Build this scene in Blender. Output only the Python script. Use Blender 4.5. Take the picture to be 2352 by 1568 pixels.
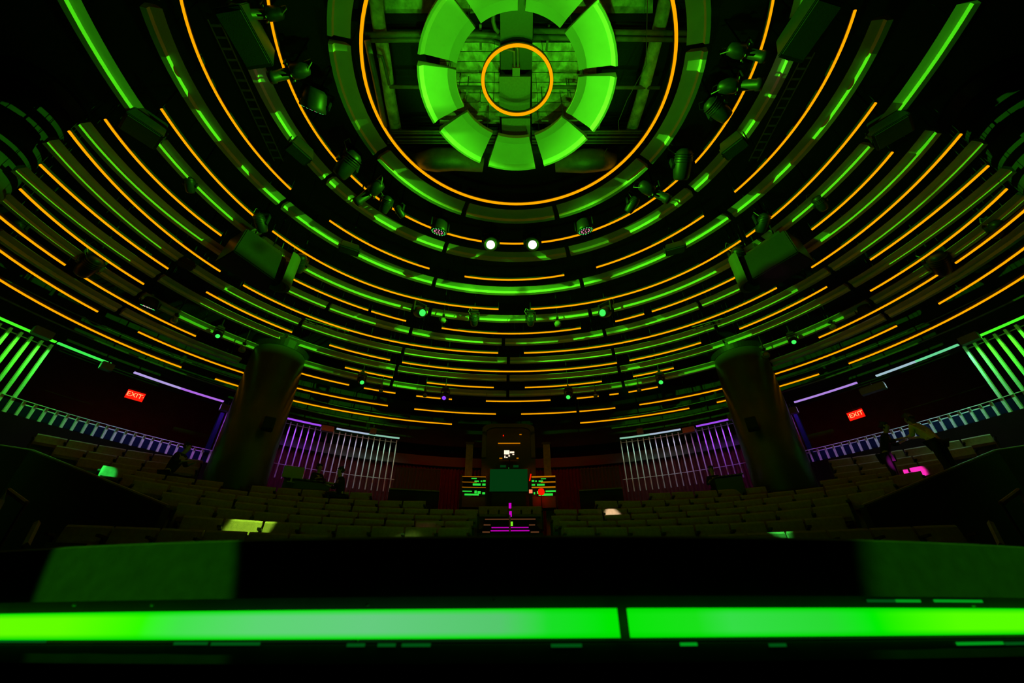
import bpy, bmesh, math, random
import numpy as np
from mathutils import Vector, Matrix, Euler
random.seed(7)
for _o in list(bpy.data.objects): bpy.data.objects.remove(_o)
SC = bpy.context.scene
COL = SC.collection
PI = math.pi
R_ = math.radians

# ------------------------------------------------------------------ camera
EZ = 0.90                      # eye height over the pit floor
PITCH, ROLL, YAW, FPX = 0.5925627, -0.0055369, -0.0507227, 980.0
cam_d = bpy.data.cameras.new('camera'); cam = bpy.data.objects.new('camera', cam_d); COL.objects.link(cam)
cam_d.sensor_fit = 'HORIZONTAL'; cam_d.sensor_width = 36.0; cam_d.lens = FPX / 2352 * 36.0
cam_d.clip_start = 0.02; cam_d.clip_end = 200
CAMM = Matrix.Rotation(YAW, 4, 'Z') @ Matrix.Rotation(PI / 2 + PITCH, 4, 'X') @ Matrix.Rotation(ROLL, 4, 'Z')
cam.matrix_world = Matrix.Translation((0, 0, EZ)) @ CAMM
cam_d.dof.use_dof = True; cam_d.dof.focus_distance = 14.0; cam_d.dof.aperture_fstop = 3.2
SC.camera = cam
# ------------------------------------------------------------------ world, exposure
w = bpy.data.worlds.new('world'); SC.world = w; w.use_nodes = True
w.node_tree.nodes['Background'].inputs[0].default_value = (0, 0, 0, 1)
w.node_tree.nodes['Background'].inputs[1].default_value = 0
SC.view_settings.view_transform = 'Standard'; SC.view_settings.look = 'None'
SC.view_settings.exposure = 0.0; SC.view_settings.gamma = 1.0; SC.view_settings.use_curve_mapping = False
SC.cycles.use_denoising = True
SC.cycles.max_bounces = 4; SC.cycles.diffuse_bounces = 2; SC.cycles.glossy_bounces = 2
SC.cycles.sample_clamp_indirect = 2.0

CX, CY = 0.3813, 4.6763        # centre of the round stage and of all the rings
GREEN = (0.08, 1.0, 0.01)

def ray(px, py):
    v = Vector(((px - 1176) / FPX, -(py - 784) / FPX, -1.0))
    return (CAMM.to_3x3() @ v)
def at_z(px, py, z):           # z in world
    d = ray(px, py); t = (z - EZ) / d.z
    return Vector((d.x * t, d.y * t, z))
def at_R(px, py, R):           # far hit with the upright cylinder round the stage centre
    d = ray(px, py); a = d.x**2 + d.y**2; b = -(d.x * CX + d.y * CY); c = CX**2 + CY**2 - R * R
    t = (-b + math.sqrt(b * b - a * c)) / a
    return Vector((d.x * t, d.y * t, EZ + d.z * t))
def at_D(px, py, D):           # horizontal distance from the lens
    d = ray(px, py); t = D / math.hypot(d.x, d.y)
    return Vector((d.x * t, d.y * t, EZ + d.z * t))
def pol(R, th, z):             # th from straight ahead, clockwise seen from above
    return Vector((CX + R * math.sin(th), CY + R * math.cos(th), z))
def theta(v): return math.atan2(v.x - CX, v.y - CY)

def spot(name, loc, target, color, power, angle, blend=0.3, radius=0.05, shadow_noise=0.0, scale=6.0, thr=0.5, cut=None, hi=None, soft=.03, stretch=(1, 1, 1)):
    l = bpy.data.lights.new(name, 'SPOT'); l.energy = power; l.color = color; l.spot_size = R_(angle); l.spot_blend = blend; l.shadow_soft_size = radius
    o = bpy.data.objects.new(name, l); COL.objects.link(o); o.location = loc
    o.rotation_euler = (Vector(target) - Vector(loc)).to_track_quat('-Z', 'Y').to_euler()
    if shadow_noise or cut is not None:          # noise breaks the beam like ring shadows; cut and hi limit its height
        l.use_nodes = True; nt = l.node_tree; em = nt.nodes['Emission']
        tc = nt.nodes.new('ShaderNodeTexCoord'); out = None
        if shadow_noise:
            mp = nt.nodes.new('ShaderNodeMapping'); mp.inputs['Scale'].default_value = stretch
            n = nt.nodes.new('ShaderNodeTexNoise'); n.inputs['Scale'].default_value = scale; n.inputs['Detail'].default_value = 1
            cr = nt.nodes.new('ShaderNodeValToRGB'); cr.color_ramp.elements[0].position = thr; cr.color_ramp.elements[1].position = thr + .04
            cr.color_ramp.elements[0].color = (1 - shadow_noise,) * 3 + (1,)
            nt.links.new(tc.outputs['Normal'], mp.inputs[0]); nt.links.new(mp.outputs[0], n.inputs['Vector']); nt.links.new(n.outputs['Fac'], cr.inputs[0]); out = cr.outputs[0]
        if cut is not None:
            sx = nt.nodes.new('ShaderNodeSeparateXYZ'); nt.links.new(tc.outputs['Normal'], sx.inputs[0])
            mr = nt.nodes.new('ShaderNodeMapRange'); mr.interpolation_type = 'SMOOTHSTEP'; mr.inputs[1].default_value = cut; mr.inputs[2].default_value = cut + soft
            nt.links.new(sx.outputs[1], mr.inputs[0])
            if hi is not None:
                m2 = nt.nodes.new('ShaderNodeMapRange'); m2.interpolation_type = 'SMOOTHSTEP'; m2.inputs[1].default_value = hi; m2.inputs[2].default_value = hi + soft; m2.inputs[3].default_value = 1; m2.inputs[4].default_value = 0
                nt.links.new(sx.outputs[1], m2.inputs[0]); mm = nt.nodes.new('ShaderNodeMath'); mm.operation = 'MULTIPLY'; nt.links.new(mr.outputs[0], mm.inputs[0]); nt.links.new(m2.outputs[0], mm.inputs[1]); mr = mm
            if out is None: out = mr.outputs[0]
            else:
                mu = nt.nodes.new('ShaderNodeMath'); mu.operation = 'MULTIPLY'; nt.links.new(out, mu.inputs[0]); nt.links.new(mr.outputs[0], mu.inputs[1]); out = mu.outputs[0]
        nt.links.new(out, em.inputs['Strength'])
    return o
def area(name, loc, target, color, power, sx, sy, spread=180):
    l = bpy.data.lights.new(name, 'AREA'); l.shape = 'RECTANGLE'; l.size = sx; l.size_y = sy; l.energy = power; l.color = color; l.spread = R_(spread)
    o = bpy.data.objects.new(name, l); COL.objects.link(o); o.location = loc
    o.rotation_euler = (Vector(target) - Vector(loc)).to_track_quat('-Z', 'Y').to_euler(); return o

# ---- stage uplights of the hall, and added fill beams
CZ = EZ + 10.2
for i, (dx, dy, tx, ty, pw) in enumerate([(-1.6, .6, -.5, .3, 950), (1.6, .6, .5, .3, 950), (0, -2.4, 0, -.2, 700), (0, 2.0, 0, -1.6, 450)]):
    spot('stage_uplight_beam', (CX + dx, CY + dy, EZ + .45), (CX + tx, CY + ty, EZ + 10), GREEN, pw, 32, .5, .06)
for s_ in (-1, 1): spot('side_fill_beam', (CX + s_ * 1.2, CY - 1.0, EZ + .45), (CX + s_ * 3.7, CY - .3, EZ + 10.3), GREEN, 420, 24, .8, .06)  # added soft fill for the sides of the second ring
spot('wide_green_fill', (CX, CY, EZ + .5), (CX, CY, EZ + 10), GREEN, 200, 165, .3, .2)  # added weak green ambient fill for the whole hall
for th in (-90, 90):       # unseen added beams, kept flat to light the ring lips from either side
    spot('added_cross_beam', pol(7.3, R_(th), EZ + 8.85), pol(12, R_(-th * .8), EZ + 8.85), GREEN, 16500, 84, .15, .03, shadow_noise=.8, scale=6, thr=.38, cut=-.03, hi=.135)
spot('rear_fill_beam', (CX, CY + .5, EZ + 9.15), pol(10, 0, EZ + 9.15), GREEN, 3000, 80, .4, .02, shadow_noise=.97, scale=4, thr=.54, cut=-.07, hi=.10, stretch=(1, 4, 1))  # added unseen beam, broken up to light the rear of the outer rings

# ------------------------------------------------------------------ materials
M = {}
def mat(name, col, rough=.6, metal=0, emis=None, es=0, noise=0, nscale=20, bump=0, bscale=60, spec=.5):
    m = bpy.data.materials.new(name); m.use_nodes = True; nt = m.node_tree; b = nt.nodes['Principled BSDF']
    b.inputs['Base Color'].default_value = (*col, 1); b.inputs['Roughness'].default_value = rough; b.inputs['Metallic'].default_value = metal
    b.inputs['Specular IOR Level'].default_value = spec
    if emis: b.inputs['Emission Color'].default_value = (*emis, 1); b.inputs['Emission Strength'].default_value = es
    tc = nt.nodes.new('ShaderNodeTexCoord')
    if noise:
        n = nt.nodes.new('ShaderNodeTexNoise'); n.inputs['Scale'].default_value = nscale; n.inputs['Detail'].default_value = 5
        cr = nt.nodes.new('ShaderNodeValToRGB'); cr.color_ramp.elements[0].position = .3; cr.color_ramp.elements[1].position = .7
        cr.color_ramp.elements[0].color = (*[c * (1 - noise) for c in col], 1); cr.color_ramp.elements[1].color = (*[min(1, c * (1 + noise)) for c in col], 1)
        nt.links.new(tc.outputs['Object'], n.inputs['Vector']); nt.links.new(n.outputs['Fac'], cr.inputs[0]); nt.links.new(cr.outputs[0], b.inputs['Base Color'])
    if bump:
        n2 = nt.nodes.new('ShaderNodeTexNoise'); n2.inputs['Scale'].default_value = bscale; n2.inputs['Detail'].default_value = 6
        bp = nt.nodes.new('ShaderNodeBump'); bp.inputs['Strength'].default_value = bump; bp.inputs['Distance'].default_value = .05
        nt.links.new(tc.outputs['Object'], n2.inputs['Vector']); nt.links.new(n2.outputs['Fac'], bp.inputs['Height']); nt.links.new(bp.outputs[0], b.inputs['Normal'])
    M[name] = m; return m
mat('dark_glass', (.01, .012, .012), .12)
mat('clear_glass', (.6, .6, .6), .02); M['clear_glass'].node_tree.nodes['Principled BSDF'].inputs['Transmission Weight'].default_value = .95; M['clear_glass'].node_tree.nodes['Principled BSDF'].inputs['IOR'].default_value = 1.05
mat('orange_light', (0, 0, 0), 1, emis=(1, .37, 0.0), es=1.15, spec=0)
mat('panel_grey', (.42, .42, .38), .55, noise=.08, nscale=3)
mat('panel_inner', (.42, .42, .38), .4, noise=.05, nscale=3)
mat('black_metal', (.018, .018, .018), .4, .3, noise=.2)
mat('fixture_black', (.012, .012, .012), .45, 0, noise=.2, spec=.3)
mat('grille', (.10, .085, .06), .6, bump=.3, bscale=120, spec=.2); mat('box_grille', (.02, .02, .018), .7, bump=.3, bscale=120, spec=.2)
mat('chrome_edge', (.3, .3, .3), .3, .8, noise=.1)
mat('concrete', (.62, .62, .56), .95, noise=.5, nscale=5, bump=1, bscale=9)
mat('ceiling_black', (.01, .01, .01), .9, noise=.3, bump=.3, bscale=6)
mat('pipe_paint', (.14, .14, .13), .5, noise=.25, nscale=8)
mat('duct_foil', (.2, .2, .2), .5, .3, noise=.2, nscale=6, bump=.4, bscale=5)
mat('plate', (.2, .2, .19), .6, noise=.1)
mat('seat_fabric', (.30, .19, .15), .9, noise=.15, nscale=14, bump=.2, bscale=90)
mat('seat_plastic', (.02, .02, .02), .6, noise=.2)
mat('tier_carpet', (.015, .015, .015), .95, noise=.3)
mat('column_paint', (.055, .055, .05), .38, noise=.15, nscale=2, bump=.05, bscale=12)
mat('slat_white', (.6, .6, .6), .6, noise=.08)
mat('parapet_paint', (.006, .010, .03), 1, noise=.1, spec=0)
mat('curtain_red', (.10, .006, .006), .9, noise=.2, nscale=4)
mat('fascia_grey', (.06, .07, .055), .7, noise=.1)
mat('wall_dark', (.02, .012, .010), .9, noise=.3, nscale=2)
mat('stage_carpet', (.05, .05, .05), .9, noise=.2, nscale=40)
mat('stage_top', (.02, .02, .02), .5, noise=.2)
mat('rail_wood', (.20, .13, .06), .5, noise=.2, nscale=10)
mat('skin', (.45, .28, .2), .6, noise=.05)
mat('skin_dark', (.2, .11, .07), .6, noise=.05)
mat('hair', (.02, .015, .01), .6, noise=.2)
mat('hair_brown', (.08, .05, .03), .6, noise=.2)
mat('cloth_black', (.012, .012, .014), .9, noise=.2)
mat('cloth_tan', (.8, .6, .25), .9, noise=.1)
mat('cloth_grey', (.05, .05, .05), .9, noise=.1)
mat('console_grey', (.05, .055, .05), .5, noise=.1)
mat('monitor_shell', (.30, .32, .2), .5, noise=.05)
def emis(name, col, s=1.0): return mat(name, (0, 0, 0), 1, emis=col, es=s, spec=0)
emis('lens_white', (1, .95, .85), 1.6); emis('lens_green', (.05, 1, .1), 1.2); emis('lens_violet', (.25, .05, 1), 1.2)
emis('lens_magenta', (1, .0, .55), 1.0); emis('led_pink', (1, .25, .5), 1.2); emis('led_green', (.08, 1, .15), .9)
emis('screen_green', (.001, .032, .004), 1.0); emis('screen_white', (1, .75, .55), 1.4); emis('exit_red', (1, .012, .004), 1.0); emis('exit_yellow', (1, .55, .2), 1.0)
emis('red_lamp', (1, .01, .0), .9); emis('red_screen', (1, .25, .1), 1.0); emis('glow_orange', (.5, .16, .0), 1.0); emis('glow_green', (.03, .8, .05), .9)
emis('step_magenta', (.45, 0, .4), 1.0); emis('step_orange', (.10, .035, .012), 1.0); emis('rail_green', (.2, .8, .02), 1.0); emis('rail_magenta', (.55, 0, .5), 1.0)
# the bright strip in the stage edge: its colour drifts along its length
m = bpy.data.materials.new('stage_strip_light'); m.use_nodes = True; nt = m.node_tree; b = nt.nodes['Principled BSDF']; b.inputs['Base Color'].default_value = (0, 0, 0, 1); b.inputs['Roughness'].default_value = 1
b.inputs['Specular IOR Level'].default_value = 0
uvn = nt.nodes.new('ShaderNodeUVMap'); sp = nt.nodes.new('ShaderNodeSeparateXYZ'); cr = nt.nodes.new('ShaderNodeValToRGB'); b.inputs['Emission Strength'].default_value = 1
nt.links.new(uvn.outputs[0], sp.inputs[0]); nt.links.new(sp.outputs[0], cr.inputs[0])
nv = nt.nodes.new('ShaderNodeMath'); nv.operation = 'PINGPONG'; nv.inputs[1].default_value = .5; nt.links.new(sp.outputs[1], nv.inputs[0])
nm = nt.nodes.new('ShaderNodeMapRange'); nm.inputs[1].default_value = .03; nm.inputs[2].default_value = .22; nt.links.new(nv.outputs[0], nm.inputs[0])
mx = nt.nodes.new('ShaderNodeMix'); mx.data_type = 'RGBA'; nt.links.new(nm.outputs[0], mx.inputs['Factor'])
mx.inputs[6].default_value = (.0, .72, 0, 1); nt.links.new(cr.outputs[0], mx.inputs[7]); nt.links.new(mx.outputs[2], b.inputs['Emission Color'])
M['stage_strip_light'] = m; STRIP_RAMP = cr

# ------------------------------------------------------------------ mesh helpers
class MB:
    def __init__(s): s.v = []; s.f = []; s.uv = {}
    def quad(s, a, b, c, d): n = len(s.v); s.v += [Vector(a), Vector(b), Vector(c), Vector(d)]; s.f.append((n, n + 1, n + 2, n + 3)); return s
    def box(s, c, size, rot=None, taper=1.0):
        n = len(s.v); c = Vector(c)
        for z in (-.5, .5):
            k = taper if z > 0 else 1
            for x, y in ((-.5, -.5), (.5, -.5), (.5, .5), (-.5, .5)):
                p = Vector((x * size[0] * k, y * size[1] * k, z * size[2]))
                if rot is not None: p = rot @ p
                s.v.append(c + p)
        for f in ((3, 2, 1, 0), (4, 5, 6, 7), (0, 1, 5, 4), (1, 2, 6, 5), (2, 3, 7, 6), (3, 0, 4, 7)): s.f.append(tuple(n + i for i in f))
        return s
    def rings(s, loops, cap=True, closed=False):   # loops of points, skinned
        n = len(s.v); k = len(loops[0])
        for L in loops: s.v += [Vector(p) for p in L]
        m = len(loops)
        for i in range(m if closed else m - 1):
            a, b = n + i * k, n + ((i + 1) % m) * k
            for j in range(k): s.f.append((a + j, a + (j + 1) % k, b + (j + 1) % k, b + j))
        if cap and not closed:
            s.f.append(tuple(n + j for j in reversed(range(k)))); s.f.append(tuple(n + (m - 1) * k + j for j in range(k)))
        return s
    def tube(s, pts, r, k=8, cap=True):
        pts = [Vector(p) for p in pts]; loops = []; up = None
        rs = r if isinstance(r, (list, tuple)) else [r] * len(pts)
        for i, p in enumerate(pts):
            d = (pts[min(i + 1, len(pts) - 1)] - pts[max(i - 1, 0)]).normalized()
            if up is None: up = Vector((0, 0, 1)) if abs(d.z) < .9 else Vector((1, 0, 0))
            x = d.cross(up).normalized(); y = x.cross(d).normalized(); up = y
            loops.append([p + (x * math.cos(a) + y * math.sin(a)) * rs[i] for a in [2 * PI * j / k for j in range(k)]])
        return s.rings(loops, cap)
    def lathe(s, prof, k=20, axis=None, org=(0, 0, 0)):   # prof (r, z) pairs along z, then oriented by matrix
        Rm = axis if axis is not None else Matrix.Identity(3); org = Vector(org)
        return s.rings([[org + Rm @ Vector((r * math.cos(2 * PI * j / k), r * math.sin(2 * PI * j / k), z)) for j in range(k)] for r, z in prof])
    def build(s, name, m, parent=None, smooth=False, label=None, bevel=0):
        me = bpy.data.meshes.new(name); me.from_pydata([tuple(v) for v in s.v], [], s.f); me.validate(); me.update()
        o = bpy.data.objects.new(name, me); COL.objects.link(o); me.materials.append(M[m] if isinstance(m, str) else m)
        bm = bmesh.new(); bm.from_mesh(me); bmesh.ops.recalc_face_normals(bm, faces=bm.faces)
        if bevel: bmesh.ops.bevel(bm, geom=list(bm.edges), offset=bevel, segments=2, affect='EDGES')
        bm.to_mesh(me); bm.free()
        if smooth:
            for p in me.polygons: p.use_smooth = True
        if parent is not None: o.parent = parent
        if label: o['label'] = label
        return o
def tag(o, label, cat, group=None, kind=None):
    o['label'] = label; o['category'] = cat
    if group: o['group'] = group
    if kind: o['kind'] = kind
    return o
def struct(o): o['kind'] = 'structure'; return o
def thing(name, loc, label, cat, group=None, rot=(0, 0, 0)):
    o = bpy.data.objects.new(name, None); COL.objects.link(o); o.location = loc; o.rotation_euler = rot; o.empty_display_size = .1
    bpy.context.view_layer.update() if False else None
    return tag(o, label, cat, group)
def copy_tree(o, parent=None):
    c = o.copy(); COL.objects.link(c); c.parent = parent
    for ch in o.children: copy_tree(ch, c)
    return c
def local(root, p): return Vector(p) - root.location

# ------------------------------------------------------------------ room shell
DECK = EZ + 12.0
RW = 22.5
def cyl_wall(name, R, z0, z1, t0, t1, m, th=.2, n=64, flute=0, nf=0):
    mb = MB(); loops = []
    for i in range(n + 1):
        t = t0 + (t1 - t0) * i / n; r = R + (flute * math.sin(i * PI * nf / n * 2) if flute else 0)
        loops.append([pol(r, t, z0), pol(r + th, t, z0), pol(r + th, t, z1), pol(r, t, z1)])
    mb.rings(loops); return mb.build(name, m)
mb = MB(); k = 96
mb.rings([[pol(RW, 2 * PI * j / k, z) for j in range(k)] for z in (-.1, 0)]); struct(mb.build('floor', 'stage_top'))
mb = MB(); mb.rings([[pol(RW + .2, 2 * PI * j / k, z) for j in range(k)] for z in (DECK, DECK + .3)]); struct(mb.build('ceiling', 'ceiling_black'))
struct(cyl_wall('wall_back', RW, 0, DECK, -PI / 2, PI / 2, 'wall_dark'))
struct(cyl_wall('wall_front', RW, 0, DECK, PI / 2, 3 * PI / 2, 'wall_dark'))

# ------------------------------------------------------------------ round stage right in front of the lens
RS = 3.84
SX, SY = 0.21, 4.66
def spol(R, th, z): return Vector((SX + R * math.sin(th), SY + R * math.cos(th), z))
stage = thing('round_stage', (SX, SY, 0), 'black round thrust stage with a bright green light strip along its side', 'stage')
def srings(prof, t0, t1, n, name, m, parent=stage):
    loops = [[spol(r, t0 + (t1 - t0) * i / n, z) - Vector((SX, SY, 0)) for r, z in prof] for i in range(n + 1)]
    full = abs(t1 - t0 - 2 * PI) < 1e-6
    return MB().rings(loops[:-1] if full else loops, cap=not full, closed=full).build(name, m, parent)
srings([(RS - .16, EZ + .06), (RS, EZ + .045), (RS, EZ + .135), (RS - .01, EZ + .14), (RS - .16, EZ + .14)], 0, 2 * PI, 160, 'upper_fascia', 'stage_carpet')
srings([(0.01, EZ + .10), (RS - .15, EZ + .10), (RS - .15, EZ + .139), (0.01, EZ + .139)], 0, 2 * PI, 120, 'stage_deck', 'stage_top')
srings([(RS - .3, 0), (RS - .15, 0), (RS - .15, EZ - .05), (RS - .3, EZ - .05)], 0, 2 * PI, 160, 'lower_fascia', 'stage_carpet')  # recess shaped to keep the fascia in shade below the strip
srings([(RS - .28, EZ - .045), (RS - .012, EZ - .045), (RS - .012, EZ - .02), (RS - .28, EZ - .02)], 0, 2 * PI, 160, 'lower_trim', 'black_metal')
srings([(RS - .2, EZ - .018), (RS - .05, EZ - .018), (RS - .05, EZ + .06), (RS - .2, EZ + .06)], 0, 2 * PI, 120, 'light_channel', 'black_metal')
tc = PI                           # the side facing the lens
z0, z1 = EZ - .0125, EZ + .0275
gap = theta(at_R(1432, 1430, 3.84)) if False else None
def strip_theta(px):              # angle on the stage edge under image column px
    d = ray(px, 1430); a = d.x**2 + d.y**2; bb = -(d.x * SX + d.y * SY); c = SX**2 + SY**2 - RS * RS
    t = (-bb - math.sqrt(max(0, bb * bb - a * c))) / a; th = math.atan2(d.x * t - SX, d.y * t - SY); return th if th > 0 else th + 2 * PI
tg0, tg1 = strip_theta(1420), strip_theta(1448)
def strip(ta, tb, pxa, pxb):
    n = 60; mb = MB(); me = None; vs = []; fs = []
    for i in range(n + 1):
        t = ta + (tb - ta) * i / n
        for r, z in ((RS - .012, z0), (RS + .003, z0), (RS + .003, z1), (RS - .012, z1)): vs.append(spol(r, t, z) - Vector((SX, SY, 0)))
    for i in range(n):
        for j in range(4): fs.append((i * 4 + j, i * 4 + (j + 1) % 4, i * 4 + 4 + (j + 1) % 4, i * 4 + 4 + j))
    fs.append((3, 2, 1, 0)); fs.append(tuple(n * 4 + q for q in range(4)))
    me = bpy.data.meshes.new('strip_light'); me.from_pydata([tuple(v) for v in vs], [], fs); me.update(); me.materials.append(M['stage_strip_light'])
    uv = me.uv_layers.new(name='UVMap')
    for p in me.polygons:
        for li in p.loop_indices:
            vi = me.loops[li].vertex_index; co = vs[vi]; th = math.atan2(co.x, co.y); th = th if th > 0 else th + 2 * PI
            uv.data[li].uv = ((th - TL) / (TR - TL), (co.z - z0) / (z1 - z0))
    o = bpy.data.objects.new('strip_light', me); COL.objects.link(o); o.parent = stage; return o
TL, TR = strip_theta(0), strip_theta(2352)
def u_of(px): return (strip_theta(px) - TL) / (TR - TL)
els = STRIP_RAMP.color_ramp.elements
stops = [(0, (.13, 1, 0)), (150, (.12, 1, 0)), (330, (.03, .98, 0)), (420, (.055, .77, .07)), (600, (.11, .66, .17)), (850, (.13, .60, .21)), (1150, (.09, .57, .15)), (1260, (.01, .73, .02)), (1400, (0, .80, .0)), (1600, (.01, .74, .01)), (1680, (.035, .72, .06)), (1900, (.02, .70, .03)), (2010, (0, .85, 0)), (2120, (.05, .96, 0)), (2200, (.09, 1, 0)), (2352, (.10, 1, 0))]
els[0].position = 0; els[0].color = (*stops[0][1], 1); els[1].position = 1; els[1].color = (*stops[-1][1], 1)
for px, c in stops[1:-1]:
    e = els.new(max(.001, min(.999, u_of(px)))); e.color = (*c, 1)
lo, hi = min(TL, TR) - .35, max(TL, TR) + .35
strip(lo, min(tg0, tg1), 0, 0); strip(max(tg0, tg1), hi, 0, 0)
# small screws along the channel
for px, py in ((150, 1389), (332, 1389), (837, 1388), (1133, 1377), (2258, 1390), (826, 1470)):
    d = ray(px, py); th = strip_theta(px); p = spol(RS + .001, th, EZ); t = math.hypot(p.x, p.y) / math.hypot(d.x, d.y); p.z = EZ + d.z * t
    MB().lathe([(.002, -.004), (.002, .001)], 8, Matrix.Rotation(-th, 3, 'Z') @ Matrix.Rotation(-PI / 2, 3, 'X'), p - Vector((SX, SY, 0))).build('screw', 'chrome_edge', stage)
emis('slot_glow', (.0, .075, .006), 1.0); emis('slot_glow_bright', (.0, .30, .01), 1.0)  # strip light showing through the slots, put in as emission
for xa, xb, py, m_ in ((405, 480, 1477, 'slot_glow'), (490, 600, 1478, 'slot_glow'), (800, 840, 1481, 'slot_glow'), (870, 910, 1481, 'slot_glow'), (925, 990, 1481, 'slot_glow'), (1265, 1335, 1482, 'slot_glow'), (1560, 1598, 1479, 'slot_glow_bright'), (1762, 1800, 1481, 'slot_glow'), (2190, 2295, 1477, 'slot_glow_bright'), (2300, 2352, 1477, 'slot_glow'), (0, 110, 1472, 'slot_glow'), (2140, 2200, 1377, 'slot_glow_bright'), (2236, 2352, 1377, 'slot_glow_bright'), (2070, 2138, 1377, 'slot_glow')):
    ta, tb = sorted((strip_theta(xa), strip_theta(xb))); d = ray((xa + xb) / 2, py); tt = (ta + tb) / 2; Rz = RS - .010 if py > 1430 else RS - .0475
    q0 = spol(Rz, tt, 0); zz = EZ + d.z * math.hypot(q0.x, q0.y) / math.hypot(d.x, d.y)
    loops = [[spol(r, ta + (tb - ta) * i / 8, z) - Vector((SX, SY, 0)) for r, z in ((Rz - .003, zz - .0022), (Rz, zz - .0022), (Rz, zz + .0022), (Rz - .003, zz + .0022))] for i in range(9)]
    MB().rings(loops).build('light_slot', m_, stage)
# patches of coloured light on the stage side come from two heads high at the sides
spot('side_beam', pol(9, R_(-150), EZ + 6), spol(RS, strip_theta(250), EZ + .09), GREEN, 1800, 3.0, .25, .006)
spot('side_beam', pol(9, R_(152), EZ + 6), spol(RS, strip_theta(2300), EZ + .09), GREEN, 1500, 3.6, .5, .006)

# ------------------------------------------------------------------ rings of orange light
RING = {1: [1.01525, 0.07478, -0.00053, 0.00051, -0.00212, -9e-05, -5e-05], 2: [1.0443, 0.34247, 0.01975, 0.00447, -0.0079, -0.00113, -0.00144], 3: [1.0409, 0.51757, 0.00059, 0.00582, -0.00935, -0.00349, -0.00183], 4: [1.02289, 0.63616, 0.06847, 0.0049, -0.05623, -0.01019, 0.01318], 5: [0.99442, 0.84448, -0.04981, 0.00498, 0.02691, -0.008, -0.02884], 6: [0.96407, 0.73167, 0.32371, -0.002, -0.18497, -0.00429, 0.03783], 7: [0.93248, 0.92901, 0.15764, 0.01341, -0.07093, -0.01525, -0.01413], 8: [0.8977, 1.09455, 0.03042, 0.00888, -0.00701, -0.01191, -0.0272], 9: [0.86647, 0.834, 0.59265, 0.01701, -0.29785, -0.01734, 0.04859], 10: [0.8293, 0.97299, 0.46451, 0.00418, -0.22368, -0.01415, 0.02066], 11: [0.79469, 0.86768, 0.73854, 0.0153, -0.35901, -0.01672, 0.04528], 12: [0.76313, 0.81614, 0.91272, 0.01422, -0.45346, -0.01898, 0.07474]}
def ring_z(n): return EZ + 10 * RING[n][0]
def ring_r(n, t):
    c = RING[n][1:]
    return 10 * (c[0] + c[1] * math.cos(t) + c[2] * math.sin(t) + c[3] * math.cos(2 * t) + c[4] * math.sin(2 * t) + c[5] * math.cos(3 * t))
def ring_th(n, px, py): return theta(at_z(px, py, ring_z(n)))
ORD = ['', 'smallest innermost', 'second', 'third', 'fourth', 'fifth', 'sixth', 'seventh', 'eighth', 'ninth', 'tenth', 'eleventh', 'outermost twelfth']
ARCS = {3: [((None, -112), (None, 112))],
 4: [((None, -104), (668, 434.6)), ((757.6, 506), (986.6, 616)), ((1067.5, 633), (1296.5, 633)), ((1370.6, 616), (1616, 495)), ((1685.6, 440), (1965, 23.4))],
 5: [((370, 250), (589, 501)), ((625, 531), (1145, 709)), ((1219, 708), (1702, 553)), ((1713, 543), (1738, 526)), ((1770.7, 501), (2011.7, 236))],
 6: [((243, 274), (506, 542)), ((640.5, 623), (844, 715)), ((852, 716), (933, 736.5)), ((1014, 755), (1333.7, 751)), ((1415, 742), (1482, 725)), ((1499, 718), (1720.7, 619)), ((1863.6, 527), (2051, 349.5))],
 7: [((158, 301), (506, 623)), ((558, 655), (1144, 810.5)), ((1203.5, 811), (1784.5, 661)), ((1863.6, 614), (2208, 308))],
 8: [((91, 378), (388.5, 616)), ((472, 671.5), (670, 763.5)), ((756, 793), (896.4, 826)), ((924, 831), (1417, 833)), ((1446, 828), (1610.5, 787)), ((1698, 755), (1898, 657.7)), ((2001, 597.5), (2270, 380.5))],
 9: [((46.5, 434), (329, 653)), ((794, 841), (903, 865.6)), ((980, 880), (1134, 890)), ((1205.6, 890), (1382.6, 877)), ((1454, 864), (1548, 846)), ((1998.6, 668), (2313, 434))],
 10: [((None, -80), (150, 608.5)), ((183, 631), (449.4, 772)), ((685, 855), (803, 882)), ((837, 889), (909, 901)), ((956.6, 908), (1012, 914)), ((1031, 916), (1038, 916.6)), ((1116, 922.5), (1264.5, 920)), ((1325, 916), (1375, 910)), ((1400, 907), (1421, 904)), ((1444, 901), (1511, 889)), ((1881, 775.5), (2155, 630)), ((2194, 604), (None, 84))],
 11: [((None, -78), (223.8, 716)), ((317.8, 761.7), (561, 858)), ((675, 891), (891, 931)), ((952, 938), (1139, 950)), ((1197, 951), (1324, 946)), ((1331, 945), (1413.6, 937)), ((1468.7, 929.7), (1665.6, 891)), ((1780, 858), (2061, 748.6)), ((2155.7, 697.3), (None, 82))],
 12: [((None, -74), (415.6, 844)), ((494, 870), (1038, 973.4)), ((1333, 973), (1583.7, 938)), ((1646, 923.5), (1881.5, 859)), ((1949.7, 835), (None, 78))]}
def place_words(i, n):
    if n == 1: return 'one long curve across the view'
    if n == 2: return ('left piece', 'right piece')[i]
    names = {3: ['left piece', 'middle piece', 'right piece']}.get(n)
    if names: return names[i]
    nth = ['leftmost piece', 'second piece from the left', 'third piece from the left', 'fourth piece from the left', 'fifth piece from the left', 'sixth piece from the left']
    nr = ['rightmost piece', 'second piece from the right', 'third piece from the right', 'fourth piece from the right', 'fifth piece from the right', 'sixth piece from the right']
    return nth[i] if i < (n + 1) // 2 else nr[n - 1 - i]
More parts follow.
